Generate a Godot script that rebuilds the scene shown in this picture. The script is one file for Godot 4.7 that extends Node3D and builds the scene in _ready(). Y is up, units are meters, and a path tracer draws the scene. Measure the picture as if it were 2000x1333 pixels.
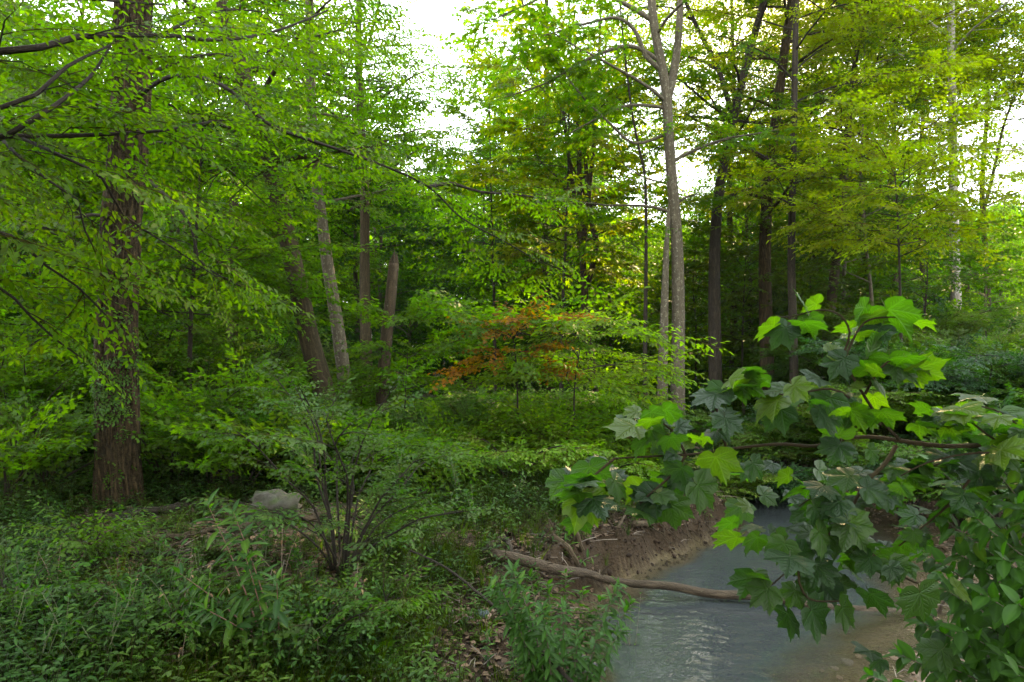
extends Node3D
# A creek in a broadleaf forest at evening. Camera, sky, sun and exposure first; then ground and water, trees, shrubs, the sycamore bough, logs, stones and small plants.

const F := 1336.0                      # focal length in photo pixels (photo is 2000 wide)
const EYE := Vector3(0, 1.6, 0)
const PITCH := 0.0363
const WATER := -0.8
var view := Basis(Vector3.RIGHT, PITCH)
var rng := RandomNumberGenerator.new()
var bumps := FastNoiseLite.new()
var M := {}
var S := {}                            # spray meshes
var used := {}
var later := []                        # repeats whose labels are written once all stand


class Geo:
	var p := PackedVector3Array()
	var n := PackedVector3Array()
	var c := PackedColorArray()
	var uv := PackedVector2Array()
	var ix := PackedInt32Array()
	var seam := {}

	func vert(v: Vector3, nn: Vector3, col: Color, t := Vector2.ZERO) -> int:
		p.append(v); n.append(nn); c.append(col); uv.append(t)
		return p.size() - 1

	func tri(a: int, b: int, d: int) -> void:
		ix.append(a); ix.append(b); ix.append(d)

	func normals() -> void:
		n.fill(Vector3.ZERO)
		for k in range(0, ix.size(), 3):
			var a := ix[k]; var b := ix[k + 1]; var d := ix[k + 2]
			var f := (p[d] - p[a]).cross(p[b] - p[a])
			n[a] += f; n[b] += f; n[d] += f
		for k in n.size():
			n[k] = n[k].normalized()

	func tube(pts: PackedVector3Array, rad: PackedFloat32Array, sides: int, col: Color, rough := 0.0, nz: FastNoiseLite = null, urep := 1.0, vlen := 1.2, cap := true) -> void:
		var first := p.size()
		var t := (pts[1] - pts[0]).normalized()
		var u := t.cross(Vector3.FORWARD if absf(t.z) < 0.9 else Vector3.RIGHT).normalized()
		var along := 0.0
		var last := pts.size() - 1
		for i in pts.size():
			t = (pts[mini(i + 1, last)] - pts[maxi(i - 1, 0)]).normalized()
			u = (u - t * u.dot(t)).normalized()
			var w := t.cross(u)
			if i > 0:
				along += pts[i].distance_to(pts[i - 1])
			for j in sides + 1:
				var a := TAU * (j % sides) / sides
				var o := u * cos(a) + w * sin(a)
				var r := rad[i]
				if nz:
					var q := pts[i] + o * r
					r *= 1.0 + rough * nz.get_noise_3d(q.x * 8.0, q.y * 1.6, q.z * 8.0)
				vert(pts[i] + o * r, o, col, Vector2(urep * j / sides, along / vlen))
		for i in pts.size():
			seam[first + i * (sides + 1)] = first + i * (sides + 1) + sides
		for i in last:
			for j in sides:
				var a := first + i * (sides + 1) + j
				var d := a + sides + 1
				ix.append(a); ix.append(d + 1); ix.append(a + 1)
				ix.append(a); ix.append(d); ix.append(d + 1)
		if cap:
			for e in [0, last]:
				var dir: Vector3 = (pts[1] - pts[0]).normalized() * -1.0 if e == 0 else (pts[last] - pts[last - 1]).normalized()
				var m := vert(pts[e] + dir * rad[e] * 0.25, dir, col, Vector2(0.5, 0.5))
				var r0: int = first + e * (sides + 1)
				for j in sides:
					if e == 0:
						tri(m, r0 + j, r0 + j + 1)
					else:
						tri(m, r0 + j + 1, r0 + j)

	func normals_seam() -> void:            # after one tube: true normals, joined across its seam
		normals()
		for k in p.size():
			if seam.has(k):
				var j: int = seam[k]
				var m := (n[k] + n[j]).normalized()
				n[k] = m
				n[j] = m

	# A leaf blade from its base along d, its upper face towards up; bend curls the tip down.
	func leaf(b: Vector3, d: Vector3, up: Vector3, L: float, w: float, col: Color, fold := 0.25, bend := 0.2, fine := false) -> void:
		var s := d.cross(up).normalized()
		var nn := s.cross(d).normalized()
		var k := p.size()
		var nl := (nn - s * fold * 1.3).normalized()
		var nr := (nn + s * fold * 1.3).normalized()
		var dt := d * L
		var dn := nn * L * -bend
		if not fine:
			var a := dt * 0.32 + dn * 0.1 + nn * (fold * w)
			var e := dt * 0.68 + dn * 0.46 + nn * (fold * w * 0.75)
			vert(b, nn, col); vert(b + dt + dn, nn, col)
			vert(b + a + s * w, nl, col); vert(b + e + s * w * 0.75, nl, col)
			vert(b + a - s * w, nr, col); vert(b + e - s * w * 0.75, nr, col)
			tri(k, k + 3, k + 2); tri(k, k + 1, k + 3)
			tri(k, k + 4, k + 5); tri(k, k + 5, k + 1)
			return
		var rib := Color(col.r * 1.35, col.g * 1.25, col.b * 1.35)
		vert(b, nn, rib); vert(b + dt * 0.34 + dn * 0.115, nn, rib); vert(b + dt * 0.7 + dn * 0.49, nn, rib); vert(b + dt + dn, nn, col)
		for side in [1.0, -1.0]:
			var q: Vector3 = (nn - s * fold * 1.3 * side).normalized()
			var m := p.size()
			vert(b + dt * 0.16 + dn * 0.03 + s * w * 0.66 * side + nn * fold * w * 0.66, q, col)
			vert(b + dt * 0.42 + dn * 0.17 + s * w * side + nn * fold * w, q, col)
			vert(b + dt * 0.74 + dn * 0.55 + s * w * 0.66 * side + nn * fold * w * 0.66, q, col)
			if side > 0:
				tri(k, k + 1, m); tri(k + 1, m + 1, m); tri(k + 1, k + 2, m + 1); tri(k + 2, m + 2, m + 1); tri(k + 2, k + 3, m + 2)
			else:
				tri(k, m, k + 1); tri(k + 1, m, m + 1); tri(k + 1, m + 1, k + 2); tri(k + 2, m + 1, m + 2); tri(k + 2, m + 2, k + 3)

	# A lobed leaf: fan round its petiole joint. lobes: [angle, reach] pairs from tip outwards on one side, sinus share between.
	func lobed(b: Vector3, d: Vector3, up: Vector3, L: float, lobes: Array, sinus: float, col: Color, cup := 0.15, bend := 0.2) -> void:
		var s := d.cross(up).normalized()
		var nn := s.cross(d).normalized()
		var k := vert(b, nn, col)
		var ring := []
		for side in [-1, 1]:
			var part := []
			for i in lobes.size():
				part.append([lobes[i][0] * side, lobes[i][1]])
				if i + 1 < lobes.size():
					part.append([(lobes[i][0] + lobes[i + 1][0]) * 0.5 * side, minf(lobes[i][1], lobes[i + 1][1]) * sinus])
			if side < 0:
				part.reverse()
				ring += part
			else:
				ring += part.slice(1)
		for q in ring:
			var r: float = q[1] * L
			var x: float = cos(q[0]) * r
			var y: float = sin(q[0]) * r
			vert(b + d * x + s * y + nn * (absf(y) * cup - bend * maxf(0.0, x) * maxf(0.0, x) / L), (nn - s * cup * 2.0 * signf(y)).normalized(), col)
		for i in ring.size() - 1:
			tri(k, k + 1 + i, k + 2 + i)

	func mesh(mat: Material) -> ArrayMesh:
		var a := []
		a.resize(Mesh.ARRAY_MAX)
		a[Mesh.ARRAY_VERTEX] = p
		a[Mesh.ARRAY_NORMAL] = n
		a[Mesh.ARRAY_COLOR] = c
		a[Mesh.ARRAY_TEX_UV] = uv
		a[Mesh.ARRAY_INDEX] = ix
		var m := ArrayMesh.new()
		m.add_surface_from_arrays(Mesh.PRIMITIVE_TRIANGLES, a)
		m.surface_set_material(0, mat)
		return m


# ---- small helpers -------------------------------------------------------------------------------------------------

func rr(a: float, b: float) -> float:
	return rng.randf_range(a, b)


func at(px: float, py: float, d: float) -> Vector3:
	return EYE + view * Vector3((px - 1000.0) / F * d, (666.5 - py) / F * d, -d)


func pixel(q: Vector3) -> Vector3:
	var v := view.inverse() * (q - EYE)
	var d := maxf(0.05, -v.z)
	return Vector3(1000.0 + v.x / d * F, 666.5 - v.y / d * F, d)


func hit(px: float, py: float) -> Vector3:          # where the line of sight meets the ground
	var d := 1.5
	while d < 80.0:
		var q := at(px, py, d)
		if q.y <= ground_y(q.x, q.z):
			return Vector3(q.x, ground_y(q.x, q.z), q.z)
		d += 0.04 + d * 0.004
	var e := at(px, py, 60.0)
	return Vector3(e.x, ground_y(e.x, e.z), e.z)


func stand(px: float, d: float) -> Vector3:         # the ground below that column of the picture at depth d
	var q := at(px, 715.0, d)
	return Vector3(q.x, ground_y(q.x, q.z), q.z)


func free_name(called: String) -> String:
	if not used.has(called):
		used[called] = 0
		return called
	used[called] += 1
	return "%s_%03d" % [called, used[called]]


func tag(o: Node3D, label: String, category: String, group := "", kind := "") -> Node3D:
	if label: o.set_meta("label", label)
	if category: o.set_meta("category", category)
	if group: o.set_meta("group", group)
	if kind: o.set_meta("kind", kind)
	return o


func thing(called: String, label: String, category: String, where: Vector3, group := "") -> Node3D:
	var o := Node3D.new()
	o.name = free_name(called)
	o.position = where
	add_child(o)
	return tag(o, label, category, group)


func part(called: String, m: Mesh, parent: Node, where := Transform3D()) -> MeshInstance3D:
	var o := MeshInstance3D.new()
	o.name = called
	o.mesh = m
	o.transform = where
	parent.add_child(o, true)
	return o


func single(called: String, m: Mesh, label: String, category: String, where: Vector3, group := "", kind := "") -> MeshInstance3D:
	var o := MeshInstance3D.new()
	o.name = free_name(called)
	o.mesh = m
	o.position = where
	add_child(o)
	tag(o, label, category, group, kind)
	return o


func many(called: String, m: Mesh, xf: Array, cols: Array, parent: Node) -> MultiMeshInstance3D:
	var mm := MultiMesh.new()
	mm.transform_format = MultiMesh.TRANSFORM_3D
	mm.use_colors = true
	mm.mesh = m
	mm.instance_count = xf.size()
	for i in xf.size():
		mm.set_instance_transform(i, xf[i])
		mm.set_instance_color(i, cols[i])
	var o := MultiMeshInstance3D.new()
	o.name = called
	o.multimesh = mm
	o.set_meta("kind", "stuff")
	parent.add_child(o, true)
	return o


func smooth(pts: Array, step: float) -> PackedVector3Array:      # Catmull-Rom through the points, resampled
	var out := PackedVector3Array()
	var last := pts.size() - 1
	for i in last:
		var a: Vector3 = pts[maxi(i - 1, 0)]
		var b: Vector3 = pts[i]
		var c: Vector3 = pts[i + 1]
		var d: Vector3 = pts[mini(i + 2, last)]
		var k := maxi(1, int(ceil(b.distance_to(c) / step)))
		for j in k:
			out.append(b.cubic_interpolate(c, a, d, float(j) / k))
	out.append(pts[last])
	return out


func taper(k: int, r0: float, r1: float, power := 1.0) -> PackedFloat32Array:
	var out := PackedFloat32Array()
	for i in k:
		out.append(lerpf(r0, r1, pow(float(i) / maxi(1, k - 1), power)))
	return out


func aim(x: Vector3, up: Vector3, s: float, where: Vector3) -> Transform3D:   # x axis along x, y axis near up
	var z := x.cross(up)
	if z.length_squared() < 1e-6:
		z = x.cross(Vector3(0.3, 0.2, 1))
	z = z.normalized()
	return Transform3D(Basis(x * s, z.cross(x) * s, z * s), where)


func tilted(amount: float) -> Vector3:
	return Vector3(rr(-amount, amount), 1.0, rr(-amount, amount)).normalized()


func vary(t: Color, v := 0.22) -> Color:
	var k := rr(1.0 - v, 1.0 + v)
	var y := rr(-0.12, 0.16)
	return Color(t.r * k * (1.0 + y), t.g * k, t.b * k * (1.0 - y * 0.5))


# ---- the lie of the land -------------------------------------------------------------------------------------------

const CREEK := [[0.7, 1.5, 0.6], [0.95, -2.0, 0.65], [1.15, -4.0, 0.8], [1.5, -5.2, 1.0], [1.95, -6.2, 1.35], [3.1, -7.6, 1.5], [4.5, -9.7, 1.25], [4.85, -12.0, 1.1], [4.6, -14.2, 1.05], [3.6, -18.0, 0.9], [0.5, -23.0, 0.8], [-6.0, -29.0, 0.8], [-20.0, -34.0, 0.8]]


func creek(x: float, z: float) -> Vector2:           # metres beyond the water's edge (negative in the water), and which bank: -1 left, 1 right
	var best := 1e9
	var bank := 1.0
	for i in CREEK.size() - 1:
		var a: Array = CREEK[i]
		var b: Array = CREEK[i + 1]
		var dx: float = b[0] - a[0]
		var dz: float = b[1] - a[1]
		var t := clampf(((x - a[0]) * dx + (z - a[1]) * dz) / (dx * dx + dz * dz), 0.0, 1.0)
		var ex: float = x - a[0] - dx * t
		var ez: float = z - a[1] - dz * t
		var d := sqrt(ex * ex + ez * ez) - lerpf(a[2], b[2], t)
		if d < best:
			best = d
			bank = 1.0 if dx * ez - dz * ex > 0.0 else -1.0
	return Vector2(best, bank)


func ground_y(x: float, z: float) -> float:
	var far := -z
	var plain := 0.10 * bumps.get_noise_2d(x * 9.0, z * 9.0) + 0.30 * bumps.get_noise_2d(x * 1.6 + 40.0, z * 1.6)
	plain += 0.035 * maxf(0.0, far - 22.0) * (0.6 + 0.4 * bumps.get_noise_2d(x * 0.5, z * 0.5 + 90.0))
	plain += 0.05 * maxf(0.0, absf(x) - 40.0)
	if far > 40.0 or far < -6.0 or absf(x) > 24.0:
		return plain
	var q := creek(x, z)
	var s: float = q.x + 0.16 * bumps.get_noise_2d(x * 22.0, z * 22.0 + 7.0)
	if s < 0.0:
		return WATER - 0.02 - 0.30 * smoothstep(0.0, 0.5 if q.y < 0.0 else 1.5, -s) + 0.02 * bumps.get_noise_2d(x * 60.0, z * 60.0)
	var rise := 0.0
	if q.y < 0.0:
		rise = 0.60 * smoothstep(0.0, 0.36, s) + 0.40 * smoothstep(0.25, 2.4, s)
	else:
		rise = 0.10 * smoothstep(0.0, 0.25, s) + 0.22 * smoothstep(0.2, 3.0, s) + 0.68 * smoothstep(2.2, 6.5, s)
	var rough := (0.07 * bumps.get_noise_2d(x * 45.0, z * 45.0) + 0.05 * bumps.get_noise_2d(x * 140.0, z * 140.0)) * smoothstep(0.0, 0.2, s) * (1.0 - smoothstep(0.8, 2.5, s))
	return lerpf(WATER - 0.02, plain, rise) + rough


# ---- materials -----------------------------------------------------------------------------------------------------

func noise_image(seed_: int, freq: float, w: int, h: int, kind := FastNoiseLite.TYPE_SIMPLEX_SMOOTH) -> PackedByteArray:
	var f := FastNoiseLite.new()
	f.seed = seed_
	f.frequency = freq
	f.noise_type = kind
	f.fractal_octaves = 4
	var im := f.get_seamless_image(w, h)
	im.convert(Image.FORMAT_L8)
	return im.get_data()


func stretched(seed_: int, freq: float, w: int, h: int, squeeze: int) -> PackedByteArray:
	var im := Image.create_from_data(w, h / squeeze, false, Image.FORMAT_L8, noise_image(seed_, freq, w, h / squeeze))
	im.resize(w, h, Image.INTERPOLATE_CUBIC)
	return im.get_data()


# Bark: long ridges with plates between them, fine grain, and pale lichen patches. Linear colours.
func bark(seed_: int, low: Color, high: Color, lichen: Color, patches: float, squeeze: int, relief: float, ridge: float) -> StandardMaterial3D:
	var w := 256
	var h := 512
	var a := stretched(seed_, 0.022, w, h, squeeze)
	var b := stretched(seed_ + 5, 0.06, w, h, maxi(2, squeeze / 2))
	var f := noise_image(seed_ + 9, 0.09, w, h)
	var g := noise_image(seed_ + 12, 0.018, w, h)
	var col := PackedByteArray()
	col.resize(w * h * 3)
	var hei := PackedByteArray()
	hei.resize(w * h)
	for i in w * h:
		var va := a[i] / 255.0
		va = lerpf(va, absf(2.0 * va - 1.0), ridge)
		var v := clampf(0.62 * va + 0.25 * b[i] / 255.0 + 0.13 * f[i] / 255.0, 0.0, 1.0)
		v = smoothstep(0.08, 0.8, v)
		hei[i] = int(v * 255.0)
		var t := low.lerp(high, clampf(v * 0.75 + 0.35 * (f[i] / 255.0 - 0.3), 0.0, 1.0))
		var sp := smoothstep(1.0 - patches, 1.02 - patches * 0.72, g[i] / 255.0 * 0.7 + 0.3 * f[i] / 255.0)
		t = t.lerp(lichen, sp * 0.85)
		t = t.linear_to_srgb()
		col[i * 3] = int(clampf(t.r, 0, 1) * 255.0)
		col[i * 3 + 1] = int(clampf(t.g, 0, 1) * 255.0)
		col[i * 3 + 2] = int(clampf(t.b, 0, 1) * 255.0)
	var m := StandardMaterial3D.new()
	m.albedo_texture = ImageTexture.create_from_image(Image.create_from_data(w, h, false, Image.FORMAT_RGB8, col))
	m.heightmap_enabled = true
	m.heightmap_texture = ImageTexture.create_from_image(Image.create_from_data(w, h, false, Image.FORMAT_L8, hei))
	m.heightmap_scale = relief
	m.roughness = 0.92
	m.metallic_specular = 0.25
	m.vertex_color_use_as_albedo = true
	return m


func leaf_mat(rough: float, spec: float, through: Color) -> StandardMaterial3D:
	var m := StandardMaterial3D.new()
	m.vertex_color_use_as_albedo = true
	m.roughness = rough
	m.metallic_specular = spec
	m.backlight_enabled = true
	m.backlight = through
	m.cull_mode = BaseMaterial3D.CULL_DISABLED
	return m


func ramp(list: Array) -> Gradient:
	var g := Gradient.new()
	var o := PackedFloat32Array()
	var c := PackedColorArray()
	for q in list:
		o.append(q[0])
		c.append((q[1] as Color).linear_to_srgb())
	g.offsets = o
	g.colors = c
	return g


func noise_tex(seed_: int, freq: float, size: int, g: Gradient = null, kind := FastNoiseLite.TYPE_SIMPLEX_SMOOTH, octaves := 4) -> NoiseTexture2D:
	var f := FastNoiseLite.new()
	f.seed = seed_
	f.frequency = freq
	f.noise_type = kind
	f.fractal_octaves = octaves
	var t := NoiseTexture2D.new()
	t.width = size
	t.height = size
	t.seamless = true
	t.noise = f
	if g: t.color_ramp = g
	return t


func materials() -> void:
	M.leaf = leaf_mat(0.52, 0.30, Color(1.12, 1.2, 0.24))
	M.leaf_glossy = leaf_mat(0.48, 0.32, Color(0.95, 1.1, 0.28))
	M.leaf_far = leaf_mat(0.65, 0.25, Color(1.15, 1.25, 0.28))
	M.dead_leaf = leaf_mat(0.8, 0.3, Color(0.5, 0.4, 0.3))
	M.furrowed = bark(11, Color(0.005, 0.004, 0.002), Color(0.056, 0.039, 0.018), Color(0.055, 0.058, 0.030), 0.16, 6, 2.6, 0.75)
	M.grey_bark = bark(23, Color(0.010, 0.008, 0.004), Color(0.050, 0.038, 0.020), Color(0.078, 0.073, 0.040), 0.25, 4, 0.8, 0.4)
	M.pale_bark = bark(37, Color(0.024, 0.020, 0.013), Color(0.088, 0.074, 0.048), Color(0.145, 0.135, 0.095), 0.36, 3, 0.5, 0.35)
	M.white_bark = bark(38, Color(0.11, 0.095, 0.075), Color(0.30, 0.27, 0.225), Color(0.44, 0.42, 0.37), 0.4, 3, 0.5, 0.35)
	M.log_bark = bark(71, Color(0.012, 0.009, 0.006), Color(0.070, 0.052, 0.033), Color(0.09, 0.088, 0.055), 0.26, 5, 1.2, 0.4)
	M.dark_bark = bark(51, Color(0.009, 0.007, 0.005), Color(0.042, 0.034, 0.024), Color(0.045, 0.055, 0.022), 0.25, 6, 1.2, 0.6)
	M.dead_wood = bark(67, Color(0.012, 0.009, 0.005), Color(0.060, 0.043, 0.024), Color(0.10, 0.09, 0.064), 0.3, 16, 0.9, 0.3)
	M.twig = StandardMaterial3D.new()
	M.twig.vertex_color_use_as_albedo = true
	M.twig.roughness = 0.8
	var soil := StandardMaterial3D.new()
	soil.vertex_color_use_as_albedo = true
	soil.albedo_texture = noise_tex(3, 0.035, 512, ramp([[0.0, Color(0.35, 0.33, 0.3)], [0.35, Color(0.75, 0.72, 0.68)], [0.6, Color(1.0, 0.95, 0.9)], [0.8, Color(0.6, 0.6, 0.6)], [1.0, Color(1.0, 1.0, 1.0)]]))
	soil.heightmap_enabled = true
	soil.heightmap_texture = noise_tex(4, 0.06, 512, null, FastNoiseLite.TYPE_CELLULAR)
	soil.heightmap_scale = 3.5
	soil.uv1_triplanar = true
	soil.uv1_world_triplanar = true
	soil.uv1_scale = Vector3(0.9, 0.9, 0.9)
	soil.roughness = 0.95
	soil.metallic_specular = 0.25
	M.soil = soil
	var water := StandardMaterial3D.new()
	water.vertex_color_use_as_albedo = true
	water.transparency = BaseMaterial3D.TRANSPARENCY_ALPHA
	water.albedo_texture = noise_tex(8, 0.01, 256, ramp([[0.0, Color(0.85, 0.85, 0.85)], [1.0, Color(1, 1, 1)]]))
	water.roughness = 0.06
	water.metallic_specular = 0.5
	water.heightmap_enabled = true
	water.heightmap_texture = noise_tex(9, 0.016, 512, null, FastNoiseLite.TYPE_SIMPLEX_SMOOTH, 3)
	water.heightmap_scale = 0.3
	water.uv1_triplanar = true
	water.uv1_world_triplanar = true
	water.uv1_scale = Vector3(0.8, 0.8, 1.2)
	M.water = water
	var stone := StandardMaterial3D.new()
	stone.vertex_color_use_as_albedo = true
	stone.albedo_texture = noise_tex(14, 0.03, 256, ramp([[0.0, Color(0.45, 0.45, 0.42)], [0.5, Color(0.85, 0.85, 0.8)], [1.0, Color(1, 1, 1)]]))
	stone.heightmap_enabled = true
	stone.heightmap_texture = noise_tex(15, 0.05, 256)
	stone.heightmap_scale = 0.8
	stone.uv1_triplanar = true
	stone.uv1_scale = Vector3(2.2, 2.2, 2.2)
	stone.roughness = 0.95
	stone.metallic_specular = 0.22
	M.stone = stone


# ---- sprays: a twig with its leaves, shared by all crowns -----------------------------------------------------------

const STEM := Color(0.8, 0.36, 0.9)

func shade() -> Color:
	var v := rr(0.58, 1.3)
	var y := rr(-0.1, 0.18)
	if rng.randf() < 0.006:
		return Color(3.2 * v, 1.35 * v, 0.8 * v)
	return Color(v * (1.0 + y), v, v)


func spray(seed_: int, kind: String, L: float, leaf_len: float, wide: float, mat: Material, fine := false) -> ArrayMesh:
	rng.seed = seed_
	var g := Geo.new()
	var pts := PackedVector3Array()
	var drift := rr(-0.15, 0.15)
	for i in 5:
		var t := i / 4.0
		pts.append(Vector3(L * t, -0.16 * L * t * t, drift * L * t * t))
	g.tube(pts, taper(5, 0.004 + L * 0.004, 0.0015), 3, STEM, 0.0, null, 1.0, 1.0, false)
	var tip_dir := (pts[4] - pts[3]).normalized()
	if kind == "palm":                                # palmately or pinnately compound leaves of five to seven leaflets
		var k := 7
		for i in k:
			var t := 0.18 + 0.82 * i / (k - 1.0)
			var b := pts[0].lerp(pts[4], t) + Vector3(0, 0.05 * L * t * (1.0 - t), 0)
			var a := (0.9 if i % 2 == 0 else -0.9) * (1.0 - 0.6 * t) + rr(-0.3, 0.3)
			var d := Vector3(cos(a), rr(-0.25, 0.25), sin(a)).normalized()
			var e := b + d * leaf_len * rr(0.5, 0.9)
			var up := tilted(0.3)
			var h := PackedVector3Array([b, b.lerp(e, 0.5) + up * 0.01, e])
			g.tube(h, taper(3, 0.002, 0.0012), 3, Color(0.9, 0.85, 0.8), 0.0, null, 1.0, 1.0, false)
			var c := shade()
			for j in 5:
				var q := (j - 2) * 0.62
				var ld := d.rotated(up, q)
				var ll := leaf_len * (1.0 - 0.16 * absf(j - 2.0)) * rr(0.9, 1.1)
				g.leaf(e - d * leaf_len * 0.12 * absf(j - 2.0), (ld - up * rr(0.1, 0.45)).normalized(), up, ll, ll * wide, c * rr(0.9, 1.1), 0.2, rr(0.15, 0.4), fine)
		return g.mesh(mat)
	var n := 7 if kind != "small" else 9
	for i in n + 1:
		var t := (i + 0.7) / (n + 0.7)
		var b := pts[int(t * 3.999)].lerp(pts[mini(4, int(t * 3.999) + 1)], fposmod(t * 4.0, 1.0) if t < 1.0 else 1.0)
		var sgn := 1.0 if i % 2 == 0 else -1.0
		var len := L * 0.52 * (1.0 - 0.62 * t) * rr(0.7, 1.25)
		var a := sgn * rr(0.65, 1.0)
		var d := tip_dir if i == n else Vector3(cos(a), rr(-0.3, 0.15), sin(a)).normalized()
		if i == n: len = L * 0.2
		var e := b + d * len
		g.tube(PackedVector3Array([b, b.lerp(e, 0.5) + Vector3(0, 0.02 * L, 0), e]), taper(3, 0.0022, 0.001), 3, STEM, 0.0, null, 1.0, 1.0, false)
		var gap := leaf_len * (0.62 if kind != "maple" else 0.95)
		var k := maxi(1, int(len / gap))
		for j in k + 1:
			var f := (j + 0.6) / (k + 0.6)
			var q := b.lerp(e, f)
			var up := tilted(0.6)
			for two in (2 if kind in ["maple", "small"] and j < k else 1):
				var la := (1.0 if (j + two) % 2 == 0 else -1.0) * rr(0.6, 1.1) if j < k else rr(-0.2, 0.2)
				var ld := (d.rotated(up, la) - Vector3.UP * rr(0.0, 0.4)).normalized()
				var ll := leaf_len * rr(0.7, 1.15)
				if kind == "maple":
					var foot := q + ld * ll * 0.35
					g.lobed(foot, ld, up, ll * 0.72, [[0.0, 1.0], [0.85, 0.9], [1.75, 0.62], [2.6, 0.34]], 0.62, shade(), 0.1, rr(0.1, 0.35))
				else:
					g.leaf(q, ld, up, ll, ll * wide, shade(), 0.25, rr(0.05, 0.3), fine)
	return g.mesh(mat)


func sprays() -> void:
	S.beech = spray(101, "alternate", 0.72, 0.092, 0.24, M.leaf, true)
	S.elm = spray(102, "alternate", 0.85, 0.105, 0.26, M.leaf)
	S.hickory = spray(103, "palm", 0.62, 0.175, 0.19, M.leaf, true)
	S.hickory_wide = spray(104, "palm", 0.7, 0.21, 0.19, M.leaf)
	S.maple = spray(105, "maple", 0.7, 0.11, 0.5, M.leaf)
	S.small = spray(106, "small", 0.55, 0.048, 0.25, M.leaf_glossy)
	S.lance = spray(107, "alternate", 0.6, 0.10, 0.16, M.leaf_glossy, true)
	S.far = spray(108, "alternate", 1.1, 0.17, 0.27, M.leaf_far)
	S.far_b = spray(109, "maple", 1.1, 0.19, 0.5, M.leaf_far)
	S.round = spray(110, "alternate", 0.5, 0.075, 0.30, M.leaf_glossy, true)


# ---- trees ---------------------------------------------------------------------------------------------------------

const FRESH := Color(0.075, 0.155, 0.009)
const DEEP := Color(0.048, 0.108, 0.009)
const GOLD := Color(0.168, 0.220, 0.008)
const BLUISH := Color(0.026, 0.068, 0.019)
const OLIVE := Color(0.068, 0.115, 0.014)
const RUST := Color(0.30, 0.085, 0.012)


class Bag:
	var xf := []
	var cols := []


# A limb along pts (local to root): its own mesh with side branches, and sprays dropped into the bag.
func limb(root: Node3D, called: String, pts: PackedVector3Array, r0: float, o: Dictionary, bag: Bag, mat: Material) -> void:
	var g := Geo.new()
	var k := pts.size()
	g.tube(pts, taper(k, r0, r0 * 0.16 + 0.003), 7 if r0 > 0.04 else 5, Color(1, 1, 1), 0.0, null, 1.0, 0.6)
	var total := 0.0
	var cum := PackedFloat32Array([0.0])
	for i in range(1, k):
		total += pts[i].distance_to(pts[i - 1])
		cum.append(total)
	var s: float = total * o.get("bare", 0.25)
	var side := 1.0 if rng.randf() < 0.5 else -1.0
	var i := 0
	var tint: Color = o.tint
	var sc: float = o.get("scale", 1.0)
	var step: float = o.get("step", 0.35)
	var tilt: float = o.get("tilt", 0.5)
	var droop: float = o.get("droop", 0.12)
	while s < total:
		while i < k - 2 and cum[i + 1] < s:
			i += 1
		var f := (s - cum[i]) / maxf(1e-4, cum[i + 1] - cum[i])
		var b := pts[i].lerp(pts[i + 1], f)
		var d := (pts[i + 1] - pts[i]).normalized()
		var flat := Vector3(d.x, d.y * 0.4, d.z)
		flat = flat.normalized() if flat.length() > 0.2 else Vector3(rr(-1, 1), 0.1, rr(-1, 1)).normalized()
		var reach: float = o.get("side", 1.0) * (1.0 - 0.62 * s / total) * rr(0.55, 1.25)
		var bd := (flat.rotated(Vector3.UP, side * rr(0.6, 1.25)) + Vector3.UP * rr(-0.3, 0.4) * tilt).normalized()
		var e1 := b + bd * reach * 0.5 + Vector3(0, rr(-0.02, 0.05) * reach, 0)
		var e2 := b + bd * reach + Vector3(rr(-0.1, 0.1), -droop + rr(-0.06, 0.06), rr(-0.1, 0.1)) * reach
		g.tube(PackedVector3Array([b, b.lerp(e1, 0.5), e1, e1.lerp(e2, 0.5), e2]), taper(5, maxf(0.004, r0 * 0.28 * (1.0 - 0.6 * s / total)), 0.002), 4, Color(1, 1, 1), 0.0, null, 1.0, 0.6, false)
		var q := reach * 0.28
		var alt := 1.0
		while q < reach:
			var where := b.lerp(e1, q * 2.0 / reach) if q < reach * 0.5 else e1.lerp(e2, q * 2.0 / reach - 1.0)
			var sd := (bd.rotated(Vector3.UP, alt * rr(0.3, 0.95)) - Vector3.UP * rr(-0.15, droop * 2.2)).normalized()
			bag.xf.append(aim(sd, tilted(tilt), sc * rr(0.7, 1.2), where))
			bag.cols.append(vary(tint))
			alt = -alt
			q += step * rr(0.7, 1.3)
		bag.xf.append(aim((bd - Vector3.UP * rr(0.0, droop * 2.0)).normalized(), tilted(0.3), sc * rr(0.8, 1.2), e2))
		bag.cols.append(vary(tint))
		side = -side
		s += o.get("gap", 0.4) * rr(0.7, 1.3)
	bag.xf.append(aim((pts[k - 1] - pts[k - 2]).normalized(), tilted(0.3), sc, pts[k - 1]))
	bag.cols.append(vary(tint))
	part(called, g.mesh(mat), root)


func auto_limb(root: Node3D, from: Vector3, dir: Vector3, L: float, r0: float, o: Dictionary, bag: Bag, mat: Material, called := "limb") -> void:
	var pts := PackedVector3Array()
	var q := from
	var d := dir.normalized()
	var n := 8
	for i in n:
		pts.append(q)
		d = (d + Vector3(rr(-0.16, 0.16), rr(-0.1, 0.1) + (0.05 if d.y < 0.2 else -0.07), rr(-0.16, 0.16))).normalized()
		q += d * L / (n - 1.0)
	limb(root, called, pts, r0, o, bag, mat)


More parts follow.
